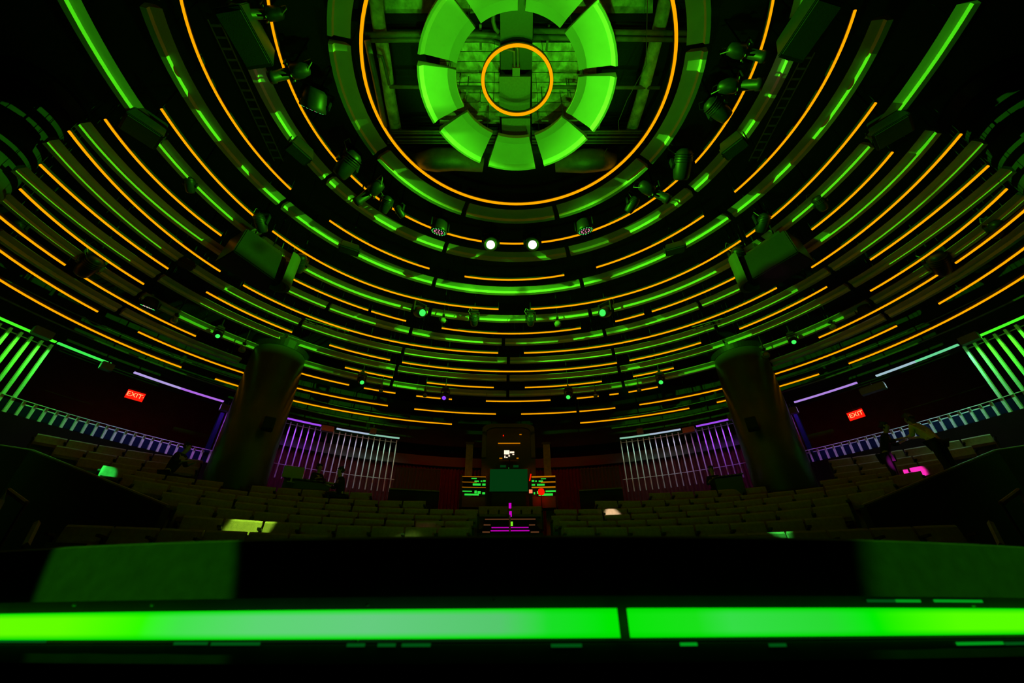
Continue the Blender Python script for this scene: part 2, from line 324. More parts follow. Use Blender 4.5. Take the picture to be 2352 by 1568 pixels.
def full_ring(n, lab):
    k = 128; loops = []; z = ring_z(n); rr = .036
    pts = [pol(ring_r(n, t), t, z) for t in [2 * PI * i / k - PI for i in range(k)]]
    mb = MB()
    for i, p in enumerate(pts):
        rad = (p - Vector((CX, CY, z))).normalized()
        loops.append([p + rad * rr * math.cos(a) + Vector((0, 0, rr * math.sin(a))) for a in [2 * PI * j / 8 for j in range(8)]])
    root = thing('ring_light', (CX, CY, z), lab, 'ring light', 'orange circular ceiling lights')
    mb.rings([[q - root.location for q in L] for L in loops], closed=True).build('glowing_tube', 'orange_light', root, True)
    h = MB()
    for L in range(0, k): pass
    loops2 = []
    for i, p in enumerate(pts):
        rad = (p - Vector((CX, CY, z))).normalized(); q = p - root.location + Vector((0, 0, .03))
        loops2.append([q + rad * a + Vector((0, 0, b)) for a, b in ((-.045, 0), (.045, 0), (.045, .06), (-.045, .06))])
    MB().rings(loops2, closed=True).build('mounting_channel', 'black_metal', root)
    for a in (-PI * .75, -PI * .25, PI * .25, PI * .75):
        p = pol(ring_r(n, a), a, z) - root.location
        MB().tube([p + Vector((0, 0, .05)), p + Vector((0, 0, DECK - z))], .006, 5).build('hanger', 'black_metal', root)
full_ring(1, 'small orange glowing ring, innermost at the ceiling centre'); full_ring(2, 'large orange glowing ring, second from the ceiling centre')
for n, segs in ARCS.items():
    z = ring_z(n); g = 'orange light strips of the %s ring' % ORD[n]
    for i, (a, b) in enumerate(segs):
        ta = R_(a[1]) if a[0] is None else ring_th(n, *a); tb = R_(b[1]) if b[0] is None else ring_th(n, *b)
        tm = (ta + tb) / 2; org = pol(ring_r(n, tm), tm, z); k = max(2, int(abs(tb - ta) * 40))
        pts = [pol(ring_r(n, ta + (tb - ta) * j / k), ta + (tb - ta) * j / k, z) - org for j in range(k + 1)]
        lab = 'curved orange light strip, %s ring from the centre, %s' % (ORD[n], place_words(i, len(segs)))
        root = thing('light_strip', org, lab, 'light strip', g)
        MB().tube(pts, .028, 8).build('glowing_tube', 'orange_light', root, True)
        loops = []
        for j, p in enumerate(pts):
            t = ta + (tb - ta) * j / k; rad = Vector((math.sin(t), math.cos(t), 0)); q = p + Vector((0, 0, .024))
            loops.append([q + rad * x + Vector((0, 0, y)) for x, y in ((-.035, 0), (.035, 0), (.035, .05), (-.035, .05))])
        MB().rings(loops).build('mounting_channel', 'black_metal', root)
        for q in ([pts[0], pts[-1]] if len(pts) > 3 else [pts[0]]):
            MB().tube([q + Vector((0, 0, .05)), q + Vector((0, 0, DECK - z))], .006, 5).build('hanger', 'black_metal', root)

# ------------------------------------------------------------------ ring panels (reflector bands)
def panels(n, edges, prof, group, labfmt, inner='panel_grey', cords=True, gapw=.13):
    """one curved box per panel; prof = list of (offset from ring light, dz)"""
    z = ring_z(n); cnt = len(edges) - 1
    for i in range(cnt):
        r0 = ring_r(n, R_((edges[i] + edges[i + 1]) / 2)); g = gapw / r0 / 2
        ta, tb = R_(edges[i]) + g, R_(edges[i + 1]) - g
        tm = (ta + tb) / 2; org = pol(r0, tm, z); k = max(6, int((tb - ta) * r0 / .25))
        loops = []
        for j in range(k + 1):
            t = ta + (tb - ta) * j / k; r = ring_r(n, t)
            loops.append([pol(r + o, t, z + dz) - org for o, dz in prof])
        root = thing('curved_reflector', org, labfmt % place_words(i, cnt), 'reflector', group)
        MB().rings(loops).build('curved_box', inner, root)
        for t in (ta + .1 * (tb - ta), tb - .1 * (tb - ta)):
            p = pol(ring_r(n, t) + (prof[0][0] + .15), t, z + prof[-1][1] - .02) - org
            MB().tube([p, p + Vector((0, 0, DECK - z - prof[-1][1] + .02))], .008, 5).build('hanger', 'black_metal', root)
BAND = [(.42, .05), (.645, .035), (.665, -.05), (.79, -.045), (.79, .18), (.60, .18)]
panels(1, [-180 + 40 * i - .5 for i in range(10)], [(.60, .02), (.78, .05), (1.30, -.02), (1.38, -.10), (1.43, -.10), (1.43, .14), (.60, .14)], 'bright green inner ring panels', 'bright green curved reflector, innermost ring, %s', 'panel_inner', gapw=.08)
panels(2, [-139.5, -98, -59.5, -19.5, 20.3, 61, 101, 142], [(.22, .01), (.555, .0), (.58, -.08), (.67, -.08), (.69, .14), (.36, .14)], 'second ring panels', 'green and olive curved reflector, second ring, %s')
panels(3, [-141, -101, -60.5, -21, 20.5, 61.5, 103, 142], BAND, 'third ring panels', 'olive curved reflector with green edge, third ring, %s')
panels(4, [-139, -98.5, -61, -20.4, 22, 62, 102], BAND, 'fourth ring panels', 'olive curved reflector with green edge, fourth ring, %s')
panels(5, [-139, -99, -79.5, -58, -19, 22, 62, 84, 103], BAND, 'fifth ring panels', 'dark olive curved reflector, fifth ring, %s')
panels(6, [-84, -58, -39.7, -21.8, 0, 24, 44.9, 60, 88], BAND, 'sixth ring panels', 'dim green curved reflector, sixth ring, %s')
panels(7, [-83, -62.5, -42, -21.9, 1.3, 24.6, 45.1, 65, 88], BAND, 'seventh ring panels', 'dim green curved reflector, seventh ring, %s')
panels(8, [-81, -62.5, -42.9, -22, 1.3, 24.7, 45, 65, 86], BAND, 'eighth ring panels', 'dark green curved reflector, eighth ring, %s')
panels(9, [-79, -62, -44, -22, 1.3, 24.7, 46, 65, 84], BAND, 'ninth ring panels', 'very dark green curved reflector, ninth ring, %s')
panels(10, [-76, -62, -46], BAND, 'tenth ring panels', 'very dark curved reflector, tenth ring left side, %s')
panels(10, [49, 65, 82], BAND, 'tenth ring panels', 'very dark curved reflector, tenth ring right side, %s')

# ------------------------------------------------------------------ columns
RC = 13.0
def column(az, label, ztop, rad):
    a = R_(az); dx, dy = math.sin(a), math.cos(a); cd = CX * dx + CY * dy
    D = cd + math.sqrt(cd * cd - (CX**2 + CY**2) + RC * RC); p = Vector((D * dx, D * dy, 0))
    root = thing('round_column', p, label, 'column', 'round columns around the seating')
    MB().lathe([(rad, 0), (rad, ztop)], 48).build('shaft', 'column_paint', root, True)
    MB().lathe([(rad + .02, ztop - .45), (rad + .16, ztop - .12), (rad + .16, ztop)], 48).build('collar', 'fixture_black', root)
    MB().lathe([(rad + .05, 0), (rad + .05, .3), (rad, .34)], 48).build('base_ring', 'black_metal', root)
    return root, D
cl, DL = column(-29.85, 'tall dark round column left of the centre, between the seats and the ceiling rings', EZ + 9.2, .92)
crr, DR = column(34.9, 'tall dark round column right of the centre, between the seats and the ceiling rings', EZ + 9.2, .92)
column(-62.4, 'dark round column cut by the left edge of the photo, orange glow on its side', DECK, .9)
column(68.3, 'dark round column cut by the right edge of the photo, orange glow on its side', DECK, .9)
def wall_speaker(px, py, col, D, label):
    p = at_D(px, py, D - 1.15); f = (Vector((0, 0, p.z)) - p).normalized(); rot = f.to_track_quat('-Y', 'Z').to_matrix()
    root = thing('small_speaker', p, label, 'speaker', 'small speakers on the columns')
    MB().box((0, 0, 0), (.34, .3, .42), rot).build('cabinet', 'fixture_black', root, bevel=.02)
    MB().box(rot @ Vector((0, -.155, 0)), (.28, .02, .36), rot).build('grille', 'box_grille', root)
    MB().box(rot @ Vector((0, .2, 0)), (.1, .14, .1), rot).build('bracket', 'black_metal', root)
wall_speaker(617, 974, cl, DL, 'small black speaker fixed to the left centre column'); wall_speaker(1727, 974, crr, DR, 'small black speaker fixed to the right centre column')

# ------------------------------------------------------------------ slatted screen wall, parapet, curtain
RSL, ZTOP, ZRAIL, ZBOT = 17.15, EZ + 7.95, EZ + 5.99, EZ + 5.42
def th_at(px, py, R=RSL): return theta(at_R(px, py, R))
slot = R_(.92)
thA0, thA1 = th_at(640, 960), th_at(912, 1007)
thB0, thB1 = th_at(1425, 1008), th_at(1700, 962)
thL, thR = th_at(119, 791), th_at(2218, 800)
_full = MB().box((0, 0, 0), (.055, .11, ZTOP - ZBOT)).build('slat', 'slat_white').data
_short = MB().box((0, 0, 0), (.055, .11, ZRAIL - ZBOT)).build('slat', 'slat_white').data
for o in list(bpy.data.objects):
    if o.name.startswith('slat'): bpy.data.objects.remove(o)
UN = ['', 'first', 'second', 'third', 'fourth', 'fifth', 'sixth', 'seventh', 'eighth', 'ninth', 'tenth', 'eleventh', 'twelfth', 'thirteenth', 'fourteenth', 'fifteenth', 'sixteenth', 'seventeenth', 'eighteenth', 'nineteenth', 'twentieth']
def ORDW(i, n):
    if i < (n + 1) // 2: return ('leftmost' if i == 0 else UN[i + 1] + ' from its left end') if i + 1 < len(UN) else 'in the middle'
    j = n - 1 - i; return ('rightmost' if j == 0 else UN[j + 1] + ' from its right end') if j + 1 < len(UN) else 'in the middle'
def slats(t0, t1, tall, desc, w_=1.0):
    n = int(round((t1 - t0) / slot)); zt = ZTOP if tall else ZRAIL; tm = (t0 + t1) / 2
    org = pol(RSL, tm, ZBOT); root = thing('slatted_screen', org, desc, 'slatted screen', 'slatted screens round the back of the hall')
    for i in range(n + 1):
        t = t0 + (t1 - t0) * i / n
        o = bpy.data.objects.new('slat', _full if tall else _short); COL.objects.link(o); o.parent = root; o.location = pol(RSL, t, (zt + ZBOT) / 2) - org; o.rotation_euler = (0, 0, -t); o.scale = (w_, w_, 1)
    for z, rad in ((zt - .06, .06), ):
        loops = [[pol(RSL + .1 + a, t0 + (t1 - t0) * i / 20, z + b) - org for a, b in ((-.015, -.015), (.015, -.015), (.015, .015), (-.015, .015))] for i in range(21)]
        MB().rings(loops).build('fixing_rail', 'slat_white', root)
slats(th_at(-150, 700), thL, True, 'tall green-lit slats of the curved screen at the far left', 1.35)
slats(thR, th_at(2480, 700), True, 'tall green-lit slats of the curved screen at the far right', 1.35)
slats(thA0 - 3 * slot, thA1, True, 'tall thin violet-to-green slats left of the red curtain', .8)
slats(thB0, thB1 + 4 * slot, True, 'tall thin green-to-violet slats right of the red curtain', .8)
slats(thL + slot, th_at(502, 1040), False, 'row of short slats, green to violet, under the left opening', 1.15)
slats(th_at(1842, 1040), thR - slot, False, 'row of short slats, violet to green, under the right opening', 1.15)
def arcbar(name, R, z, t0, t1, m, sec, parent=None, label=None, cat=None, n=40, group=None, kind=None):
    tm = (t0 + t1) / 2; org = pol(R, tm, z); loops = []
    for i in range(n + 1):
        t = t0 + (t1 - t0) * i / n; loops.append([pol(R + a, t, z + b) - org for a, b in sec])
    o = MB().rings(loops).build(name, m, parent); o.location = org
    if label: tag(o, label, cat, group)
    if kind: o['kind'] = kind
    return o
def rect(w, h): return ((-w / 2, -h / 2), (w / 2, -h / 2), (w / 2, h / 2), (-w / 2, h / 2))
# top and mid rails
tl0, tr1 = th_at(-150, 700), th_at(2480, 700)
arcbar('screen_rail', RSL - .08, ZRAIL, tl0, thA1 + .01, 'slat_white', rect(.025, .02), label='thin curved rail across the slats on the left half', cat='rail')
arcbar('screen_rail', RSL - .08, ZRAIL, thB0 - .01, tr1, 'slat_white', rect(.025, .02), label='thin curved rail across the slats on the right half', cat='rail')
# curved pipe truss above the slats
for dz, rr, side in ((.55, .035, 0), (1.0, .02, 1)):
    arcbar('rigging_pipe', RSL - .45 - .25 * side, ZTOP + dz, tl0, thA1 + .02, 'pipe_paint', [(rr * math.cos(a), rr * math.sin(a)) for a in [PI * q / 3 for q in range(6)]], label='%s curved rigging pipe above the left slats, lit blue and green' % ('thin upper' if side else 'thick lower'), cat='pipe')
    arcbar('rigging_pipe', RSL - .45 - .25 * side, ZTOP + dz, thB0 - .02, tr1, 'pipe_paint', [(rr * math.cos(a), rr * math.sin(a)) for a in [PI * q / 3 for q in range(6)]], label='%s curved rigging pipe above the right slats, lit blue and green' % ('thin upper' if side else 'thick lower'), cat='pipe')
# colour light battens along the top of the slats
def batten(pxa, pya, pxb, pyb, cola, colb, label, power=60):
    ta, tb = th_at(pxa, pya), th_at(pxb, pyb); n = max(1, int(abs(tb - ta) * RSL / 1.2)); tm = (ta + tb) / 2; R = RSL - .32; z = ZTOP + .02
    root = thing('colour_batten', pol(R, tm, z), label, 'light batten', 'colour light battens above the slats')
    loops = [[pol(R + a, ta + (tb - ta) * i / 24, z + b) - root.location for a, b in ((-.06, .02), (.1, .02), (.1, .12), (-.06, .12))] for i in range(25)]
    MB().rings(loops).build('housing', 'black_metal', root)
    for i in range(n):
        f = (i + .5) / n; c = [cola[q] * (1 - f) + colb[q] * f for q in range(3)]; t0 = ta + (tb - ta) * i / n; t1 = ta + (tb - ta) * (i + 1) / n
        nm = 'batten_glow_%d' % len(M); emis(nm, c, 1.0)
        loops = [[pol(R + a, t0 + (t1 - t0) * j / 5, z + b) - root.location for a, b in ((-.045, -.03), (.045, -.03), (.045, .022), (-.045, .022))] for j in range(6)]
        MB().rings(loops).build('lens_strip', nm, root)
        t = (t0 + t1) / 2; s = max(c) or 1
        area('batten_light', pol(R - .15, t, z - .06), pol(R + .3, t, z - 2.6), [x / s for x in c], power * .5, abs(t1 - t0) * R, .06, 120)
G1c, G2c, Wc, Vc, Pc, Tc = (.07, 1, .02), (.03, .75, .15), (.46, .45, .75), (.3, .1, .9), (.40, .03, .75), (.16, .55, .25)
batten(-150, 690, 115, 793, G1c, G1c, 'bright green light batten above the far left slats', 50)
batten(118, 796, 245, 840, G1c, G2c, 'green light batten over the left opening', 60)
batten(298, 862, 508, 926, Wc, Pc, 'pale blue to violet light batten over the left opening', 60)
batten(640, 961, 734, 983, Vc, Pc, 'violet light batten right of the left centre column', 50)
batten(770, 989, 916, 1007, Wc, Tc, 'pale blue to green light batten above the left slats', 20)
batten(1425, 1009, 1566, 990, Tc, Wc, 'green to pale blue light batten above the right slats', 20)
batten(1602, 983, 1690, 964, Pc, Vc, 'violet light batten left of the right centre column', 50)
batten(1832, 934, 1978, 888, Pc, Wc, 'violet to pale blue light batten over the right opening', 60)
batten(2022, 872, 2215, 800, Wc, G2c, 'pale blue to green light batten over the right opening', 60)
batten(2230, 795, 2480, 690, G1c, G1c, 'bright green light batten above the far right slats', 50)
# small control boxes between battens
for px, py, w_, lab in ((98, 765, .5, 'green-lit control box on the batten pipe, far left'), (245, 842, .35, 'dark control box between the green and blue battens on the left'), (522, 938, .5, 'blue-edged control box left of the left centre column'), (752, 985, .55, 'dark control box between two battens above the left slats'), (857, 990, .3, 'small teal-lit box above the left slats'), (1470, 990, .3, 'small teal-lit box above the right slats'), (1582, 988, .55, 'dark control box between two battens above the right slats'), (1680, 957, .3, 'small violet-lit box beside the right centre column'), (1818, 944, .45, 'dark box right of the right centre column'), (2005, 893, .8, 'grey-blue tilted plate hanging in the right opening'), (2227, 778, .5, 'green-lit control box on the batten pipe, far right')):
    p = at_R(px, py, RSL - .6); t = theta(p)
    root = thing('control_box', p, lab, 'control box', 'control boxes along the battens'); rot = Matrix.Rotation(-t, 3, 'Z')
    MB().box((0, 0, 0), (w_, .22, .26), rot).build('case', 'plate', root, bevel=.01)
    MB().box(rot @ Vector((0, .0, .22)), (.05, .05, .2), rot).build('clamp', 'black_metal', root)
# parapet behind the seats, curtain, fascia
for side, ta, tb in (('left', tl0 - .1, thA0 - 3 * slot), ('right', thB1 + 4 * slot, tr1 + .1)):
    struct(arcbar('wall_parapet_' + side, RSL + .25, (ZBOT + ZRAIL) / 2, ta, tb, 'parapet_paint', rect(.06, ZRAIL - ZBOT), n=60))
    struct(arcbar('wall_lower_' + side, RSL - .1, ZBOT / 2 - .02, ta, tb, 'wall_dark', rect(.7, ZBOT), n=60))
tcur0, tcur1 = th_at(560, 1040, 18.2), th_at(1760, 1040, 18.2)
mb = MB(); loops = []; n = 700; org = pol(18.2, 0, EZ)
for i in range(n + 1):
    t = tcur0 + (tcur1 - tcur0) * i / n; r = 18.2 + .06 * math.sin(i * 2 * PI / 5)
    loops.append([pol(r, t, EZ + 3) - org, pol(r + .03, t, EZ + 3) - org, pol(r + .03, t, EZ + 7.15) - org, pol(r, t, EZ + 7.15) - org])
o = mb.rings(loops).build('red_curtain', 'curtain_red'); o.location = org; tag(o, 'long dark red pleated curtain wall behind the slats and control booth', 'curtain')
arcbar('pelmet', 18.0, EZ + 7.35, tcur0, tcur1, 'fascia_grey', rect(.1, .5), n=80, label='grey curved pelmet above the red curtain', cat='pelmet')
struct(arcbar('wall_upper', 18.5, EZ + 9.6, tl0 - .1, tr1 + .1, 'wall_dark', rect(.1, 2.4), n=80))
# frames at the sides of the openings
for px, py, lab in ((505, 1000, 'violet-lit upright frame at the right side of the left opening'), (1832, 1000, 'violet-lit upright frame at the left side of the right opening')):
    p = at_R(px, py, RSL); t = theta(p); root = thing('upright_frame', pol(RSL, t, ZBOT), lab, 'frame', 'upright frames beside the openings'); rot = Matrix.Rotation(-t, 3, 'Z')
    MB().box((0, 0, (ZTOP - ZBOT) / 2), (.1, .4, ZTOP - ZBOT), rot).build('post', 'slat_white', root)
    MB().box(rot @ Vector((.22 if px > 1200 else -.22, .1, (ZTOP - ZBOT) / 2 - .15)), (.14, .3, ZTOP - ZBOT - .4), rot).build('return_panel', 'parapet_paint', root)
    area('frame_light', pol(RSL - .4, t, ZTOP + .1), pol(RSL, t, ZBOT), (.6, .03, 1), 18, .5, .1, 100)
# exit signs
def text_mesh(s, size, m, parent, name, loc, rot, ext=.004):
    cu = bpy.data.curves.new(name, 'FONT'); cu.body = s; cu.size = size; cu.extrude = ext; cu.align_x = 'CENTER'; cu.align_y = 'CENTER'
    o = bpy.data.objects.new(name, cu); COL.objects.link(o); dg = bpy.context.evaluated_depsgraph_get(); me = bpy.data.meshes.new_from_object(o.evaluated_get(dg)); bpy.data.objects.remove(o)
    me.materials.clear(); me.materials.append(M[m]); o = bpy.data.objects.new(name, me); COL.objects.link(o); o.parent = parent; o.location = loc; o.rotation_euler = rot; return o
def exit_sign(px, py, R, yaw, lab, arrow):
    p = at_R(px, py, R); root = thing('exit_sign', p, lab, 'exit sign', 'red exit signs', rot=(0, 0, yaw))
    MB().box((0, .03, 0), (.62, .06, .36)).build('case', 'exit_red', root)
    text_mesh('EXIT', .27, 'exit_yellow', root, 'lettering', (0 - .03 * arrow, -.006, 0), (PI / 2, 0, 0))
    MB().rings([[(arrow * .27, y, .03), (arrow * .27, y, -.03), (arrow * .295, y, 0)] for y in (-.008, -.002)]).build('arrow', 'exit_yellow', root)
    MB().box((0, .03, .24), (.66, .1, .03)).build('mounting_plate', 'black_metal', root)
    MB().tube([(0, .03, .25), (0, .03, 1.4)], .015, 6).build('stem', 'black_metal', root)
exit_sign(311, 908, 20.0, R_(48), 'red glowing exit sign hanging in the left opening', 1)
exit_sign(1965, 952, 20.0, R_(-62), 'red glowing exit sign hanging in the right opening', -1)
area('exit_glow', at_R(311, 915, 19.6), at_R(311, 990, 21), (1, .02, .01), 5, .5, .3); area('exit_glow', at_R(1965, 958, 19.6), at_R(1965, 1000, 21), (1, .02, .01), 5, .5, .3)
# dim red area lights added to wash the curtain
area('red_wash', pol(15.6, R_(-10), EZ + 7.6), pol(18.2, R_(-12), EZ + 5), (1, .02, .01), 14, 3, .3); area('red_wash', pol(15.6, R_(10), EZ + 7.6), pol(18.2, R_(12), EZ + 5), (1, .02, .01), 14, 3, .3)
area('red_wash', pol(15.6, R_(-27), EZ + 7.6), pol(18.2, R_(-27), EZ + 5), (1, .02, .03), 5, 3, .3); area('red_wash', pol(15.6, R_(29), EZ + 7.6), pol(18.2, R_(29), EZ + 5), (1, .02, .03), 5, 3, .3)
area('red_wash', at_R(330, 960, 19), at_R(330, 990, 22), (1, .03, .01), 8, 4, 1); area('red_wash', at_R(1900, 960, 19), at_R(1900, 990, 22), (1, .03, .01), 10, 4, 1)

# ------------------------------------------------------------------ seating
ROWZ = [1.5, 1.84, 2.17, 2.50, 2.84, 3.2, 3.6, 4.0, 4.4, 4.8]
ROWP = [  # seat back tops, left half, as seen from the lens axis at 1183
 [(130, 1202), (385, 1210), (560, 1221), (770, 1228)],
 [(385, 1177), (560, 1195), (879, 1205), (1105, 1211)],
 [(385, 1147), (560, 1173), (879, 1189), (1105, 1196)],
 [(330, 1118), (560, 1155), (879, 1175), (1105, 1183.6)],
 [(300, 1095), (560, 1140), (879, 1160), (1105, 1170)],
 [(250, 1078), (385, 1105), (560, 1126), (879, 1146), (1000, 1150)],
 [(200, 1060), (385, 1090), (560, 1111), (879, 1131)],
 [(150, 1042), (385, 1078), (540, 1096)],
 [(100, 1015), (300, 1050), (480, 1074)],
 [(70, 990), (300, 1032), (480, 1058)]]
def smooth_curve(P):
    xs = np.array([a for a, _ in P], float); ys = np.array([b for _, b in P], float); deg = 2 if len(P) >= 3 else 1
    return np.polyfit(xs, ys, deg)
seat_m = 0
def seat_meshes():
    sb = MB(); W, H = .655, .78      # backrest: slightly curved padded slab
    loops = []
    for zz, yy, th in ((-H, .0, .10), (-H + .04, -.03, .13), (-.25, .03, .13), (-.04, .07, .11), (0, .08, .07)):
        loops.append([(-W / 2, yy - th / 2 + .02, zz), (-W / 4, yy - th / 2, zz), (W / 4, yy - th / 2, zz), (W / 2, yy - th / 2 + .02, zz), (W / 2, yy + th / 2, zz), (-W / 2, yy + th / 2, zz)])
    sb.rings(loops)
    st = MB().rings([[(-.28, -.02, -.42), (.28, -.02, -.42), (.28, -.30, -.40), (-.28, -.30, -.40)], [(-.28, -.02, -.32), (.28, -.02, -.32), (.28, -.32, -.33), (-.28, -.32, -.33)]])
    arm = MB().box((0, -.12, -.20), (.055, .34, .04)).box((0, -.05, -.5), (.05, .10, .6))
    return [x.build(nm, m) for x, nm, m in ((sb, 'backrest', 'seat_fabric'), (st, 'seat', 'seat_fabric'), (arm, 'armrest', 'seat_plastic'))]
protos = seat_meshes(); PM = [o.data for o in protos]
for o in protos: bpy.data.objects.remove(o)
ROWN = ['front', 'second', 'third', 'fourth', 'fifth', 'sixth', 'seventh', 'eighth', 'ninth', 'tenth']
tiers = []
def add_seat(p, face, lab, grp, armend):
    root = thing('theatre_seat', p, lab, 'theatre seat', grp, rot=(0, 0, face))
    for me, nm in ((PM[0], 'backrest'), (PM[1], 'seat')):
        o = bpy.data.objects.new(nm, me); COL.objects.link(o); o.parent = root
    for sx in ((-.35, .35) if armend else (-.34,)):
        o = bpy.data.objects.new('armrest', PM[2]); COL.objects.link(o); o.parent = root; o.location = (sx, 0, 0)
seat_spots = []
def row_curve(i, side):
    c = smooth_curve(ROWP[i]); x0 = ROWP[i][0][0]; x1 = ROWP[i][-1][0]; pts = []
    for x in np.linspace(x0, x1, 160):
        y = float(np.polyval(c, x)); X = x if side < 0 else 2366 - x; pts.append(at_z(X, y, EZ + ROWZ[i]))
    return pts
for i in range(10):
    for side in (-1, 1):
        pts = row_curve(i, side); L = [0]
        for a, b in zip(pts, pts[1:]): L.append(L[-1] + (b - a).length)
        n = int(L[-1] / .70); tot = L[-1]; start = (tot - n * .70) / 2 + .35; acc = []
        for q in range(n):
            s = start + q * .70; j = next((j for j in range(len(L) - 1) if L[j + 1] >= s), len(L) - 2)
            f = (s - L[j]) / max(1e-6, L[j + 1] - L[j]); p = pts[j].lerp(pts[j + 1], f); d = (pts[min(j + 3, len(pts) - 1)] - pts[max(j - 2, 0)]); d.z = 0; d.normalize()
            if side > 0: d = -d
            face = math.atan2(d.y, d.x)
            colp = min(math.hypot(p.x - cl.location.x, p.y - cl.location.y), math.hypot(p.x - crr.location.x, p.y - crr.location.y))
            if colp < 1.5: continue
            acc.append((p, face))
        m_ = len(acc)
        for q, (p, face) in enumerate(acc):
            k_ = q if side < 0 else m_ - 1 - q
            word = ORDW(k_, m_)
            add_seat(p, face, 'dark fabric theatre seat, %s row on the %s side, %s' % (ROWN[i], 'left' if side < 0 else 'right', word.replace('its left end', 'the left').replace('its right end', 'the right')), 'theatre seats of the %s row, %s side' % (ROWN[i], 'left' if side < 0 else 'right'), True)
        # the stepped tier that carries the row
        zf = EZ + ROWZ[i] - .95; loops = []
        for j in range(0, len(pts), 6):
            d = (pts[min(j + 1, len(pts) - 1)] - pts[max(j - 1, 0)]); d.z = 0; d.normalize(); nrm = Vector((-d.y, d.x, 0)) * (1 if side < 0 else -1)
            a, b = pts[j] - nrm * .42, pts[j] + nrm * .55
            loops.append([Vector((a.x, a.y, 0)), Vector((b.x, b.y, 0)), Vector((b.x, b.y, zf)), Vector((a.x, a.y, zf))])
        o = MB().rings(loops).build('floor_tier_%s_%s' % (ROWN[i], 'left' if side < 0 else 'right'), 'tier_carpet'); struct(o)

# walkway walls that cut into the seating at both sides
def entry_wall(side):
    f = (lambda x: x) if side < 0 else (lambda x: 2366 - x - (6 if x < 200 else 0))
    dz = -8 if side > 0 else 0
    A = at_z(f(385), 1165, EZ + 1.95); B = at_z(f(75), 1037, EZ + 3.75); Cc = at_z(f(-60), 1016, EZ + 4.1)
    pts = [A, B, Cc]; word = 'left' if side < 0 else 'right'
    root = thing('entry_wall', Vector((A.x, A.y, 0)), 'low dark sloping wall with a brownish top rail among the %s seats' % word, 'wall', 'sloping walls of the side entries')
    for a, b in zip(pts, pts[1:]):
        d = (b - a); d.z = 0; nrm = Vector((-d.y, d.x, 0)).normalized() * .07
        ls = [[p - nrm + Vector((0, 0, -p.z)), p + nrm + Vector((0, 0, -p.z)), p + nrm, p - nrm] for p in (a, b)]
        MB().rings([[q - root.location for q in L] for L in ls]).build('wall_face', 'wall_dark', root)
    A2 = A + (A - Vector((CX, CY, A.z))).normalized() * .9
    MB().tube([p + Vector((0, 0, .02)) - root.location for p in pts], .035, 8).build('top_rail', 'rail_wood', root)
    e = at_z(f(372), 1226, EZ + 1.35)
    ls = [[A - root.location + Vector((x, 0, -A.z)) for x in (-.06, .06)] + [A - root.location + Vector((x, 0, 0)) for x in (.06, -.06)]]
    # bent handrail near the frame edge
    hr = [at_z(f(-25), 1200, EZ + 1.1), at_z(f(2), 1152, EZ + 1.45), at_z(f(20), 1126, EZ + 1.62), at_z(f(60), 1156, EZ + 1.42)]
    r2 = thing('handrail', Vector((hr[0].x, hr[0].y, 0)), 'bent brown handrail by the steps at the %s frame edge' % word, 'handrail', 'handrails of the side steps')
    MB().tube([p - r2.location for p in hr], .035, 8).build('rail_tube', 'rail_wood', r2)
    for p in (hr[2], hr[3]): MB().tube([p - r2.location, Vector((p.x, p.y, .0)) - r2.location], .02, 8).build('post', 'black_metal', r2)
    s0, s1 = at_z(f(86), 1200, EZ + 1.35), at_z(f(60), 1252, EZ + .95)
    r3 = thing('step_trim', Vector((s0.x, s0.y, 0)), 'sloping wooden edge board of the steps at the %s frame edge' % word, 'board', 'edge boards of the side steps')
    MB().tube([s0 - r3.location, s1 - r3.location], .04, 4).build('board', 'rail_wood', r3)
    MB().tube([s0 - r3.location, Vector((s0.x, s0.y, 0)) - r3.location], .04, 4).build('support', 'black_metal', r3)
entry_wall(-1); entry_wall(1)

# ------------------------------------------------------------------ control booth and centre aisle
BD = 18.6
bp = at_D(1168, 1130, BD); bz = at_D(1168, 972, BD).z; face0 = math.atan2(bp.x, bp.y)
booth = thing('control_booth', Vector((bp.x, bp.y, 0)), 'tall black control booth with rounded top at the centre back', 'control booth', rot=(0, 0, -face0))
PXM = FPX / 19.2
def bloc(px, py, D=BD): p = at_D(px, py, D) - booth.location; return Matrix.Rotation(face0, 3, 'Z') @ p
W2 = abs(bloc(1232, 1100).x); zc = bz
fr = []
for i in range(13):
    a = PI * i / 12; fr.append((max(-1, min(1, math.cos(a) * 1.25)) * W2, zc - .45 + .45 * min(1, math.sin(a) * 1.2)))
outer = [(W2, 0)] + fr + [(-W2, 0)]
MB().rings([[(x, y, z) for x, z in outer] for y in (0.1, 2.4)]).build('shell', 'black_metal', booth)
inn = [(x * .84, (z - .17) if z > 1 else z) for x, z in outer]
trim = MB()
for (a, b), (c, d) in zip(zip(outer[1:-1], outer[2:-1]), zip(inn[1:-1], inn[2:-1])):
    trim.rings([[(a[0], y, a[1]), (b[0], y, b[1]), (d[0], y, d[1]), (c[0], y, c[1])] for y in (0.02, .1)])
trim.box((W2 * .92, .06, zc - 1.0), (W2 * .16, .08, 1.2)).box((-W2 * .92, .06, zc - 1.0), (W2 * .16, .08, 1.2)).build('front_trim', 'fascia_grey', booth)
def prect(name, m, x0, y0, x1, y1, y=-.02, d=.04, par=None, **k):
    a, b = bloc(x0, y0), bloc(x1, y1)
    return MB().box(((a.x + b.x) / 2, y, (a.z + b.z) / 2), (abs(b.x - a.x), d, abs(a.z - b.z))).build(name, m, par if par is not None else booth, **k)
for n_, (x0, y0, x1, y1) in enumerate([(1144, 1017.2, 1195, 1018.6), (1147, 1051.4, 1191, 1053)]): prect('booth_reflection', 'glow_orange', x0, y0, x1, y1)  # emissive lines mimic ring lights reflected in the booth glass
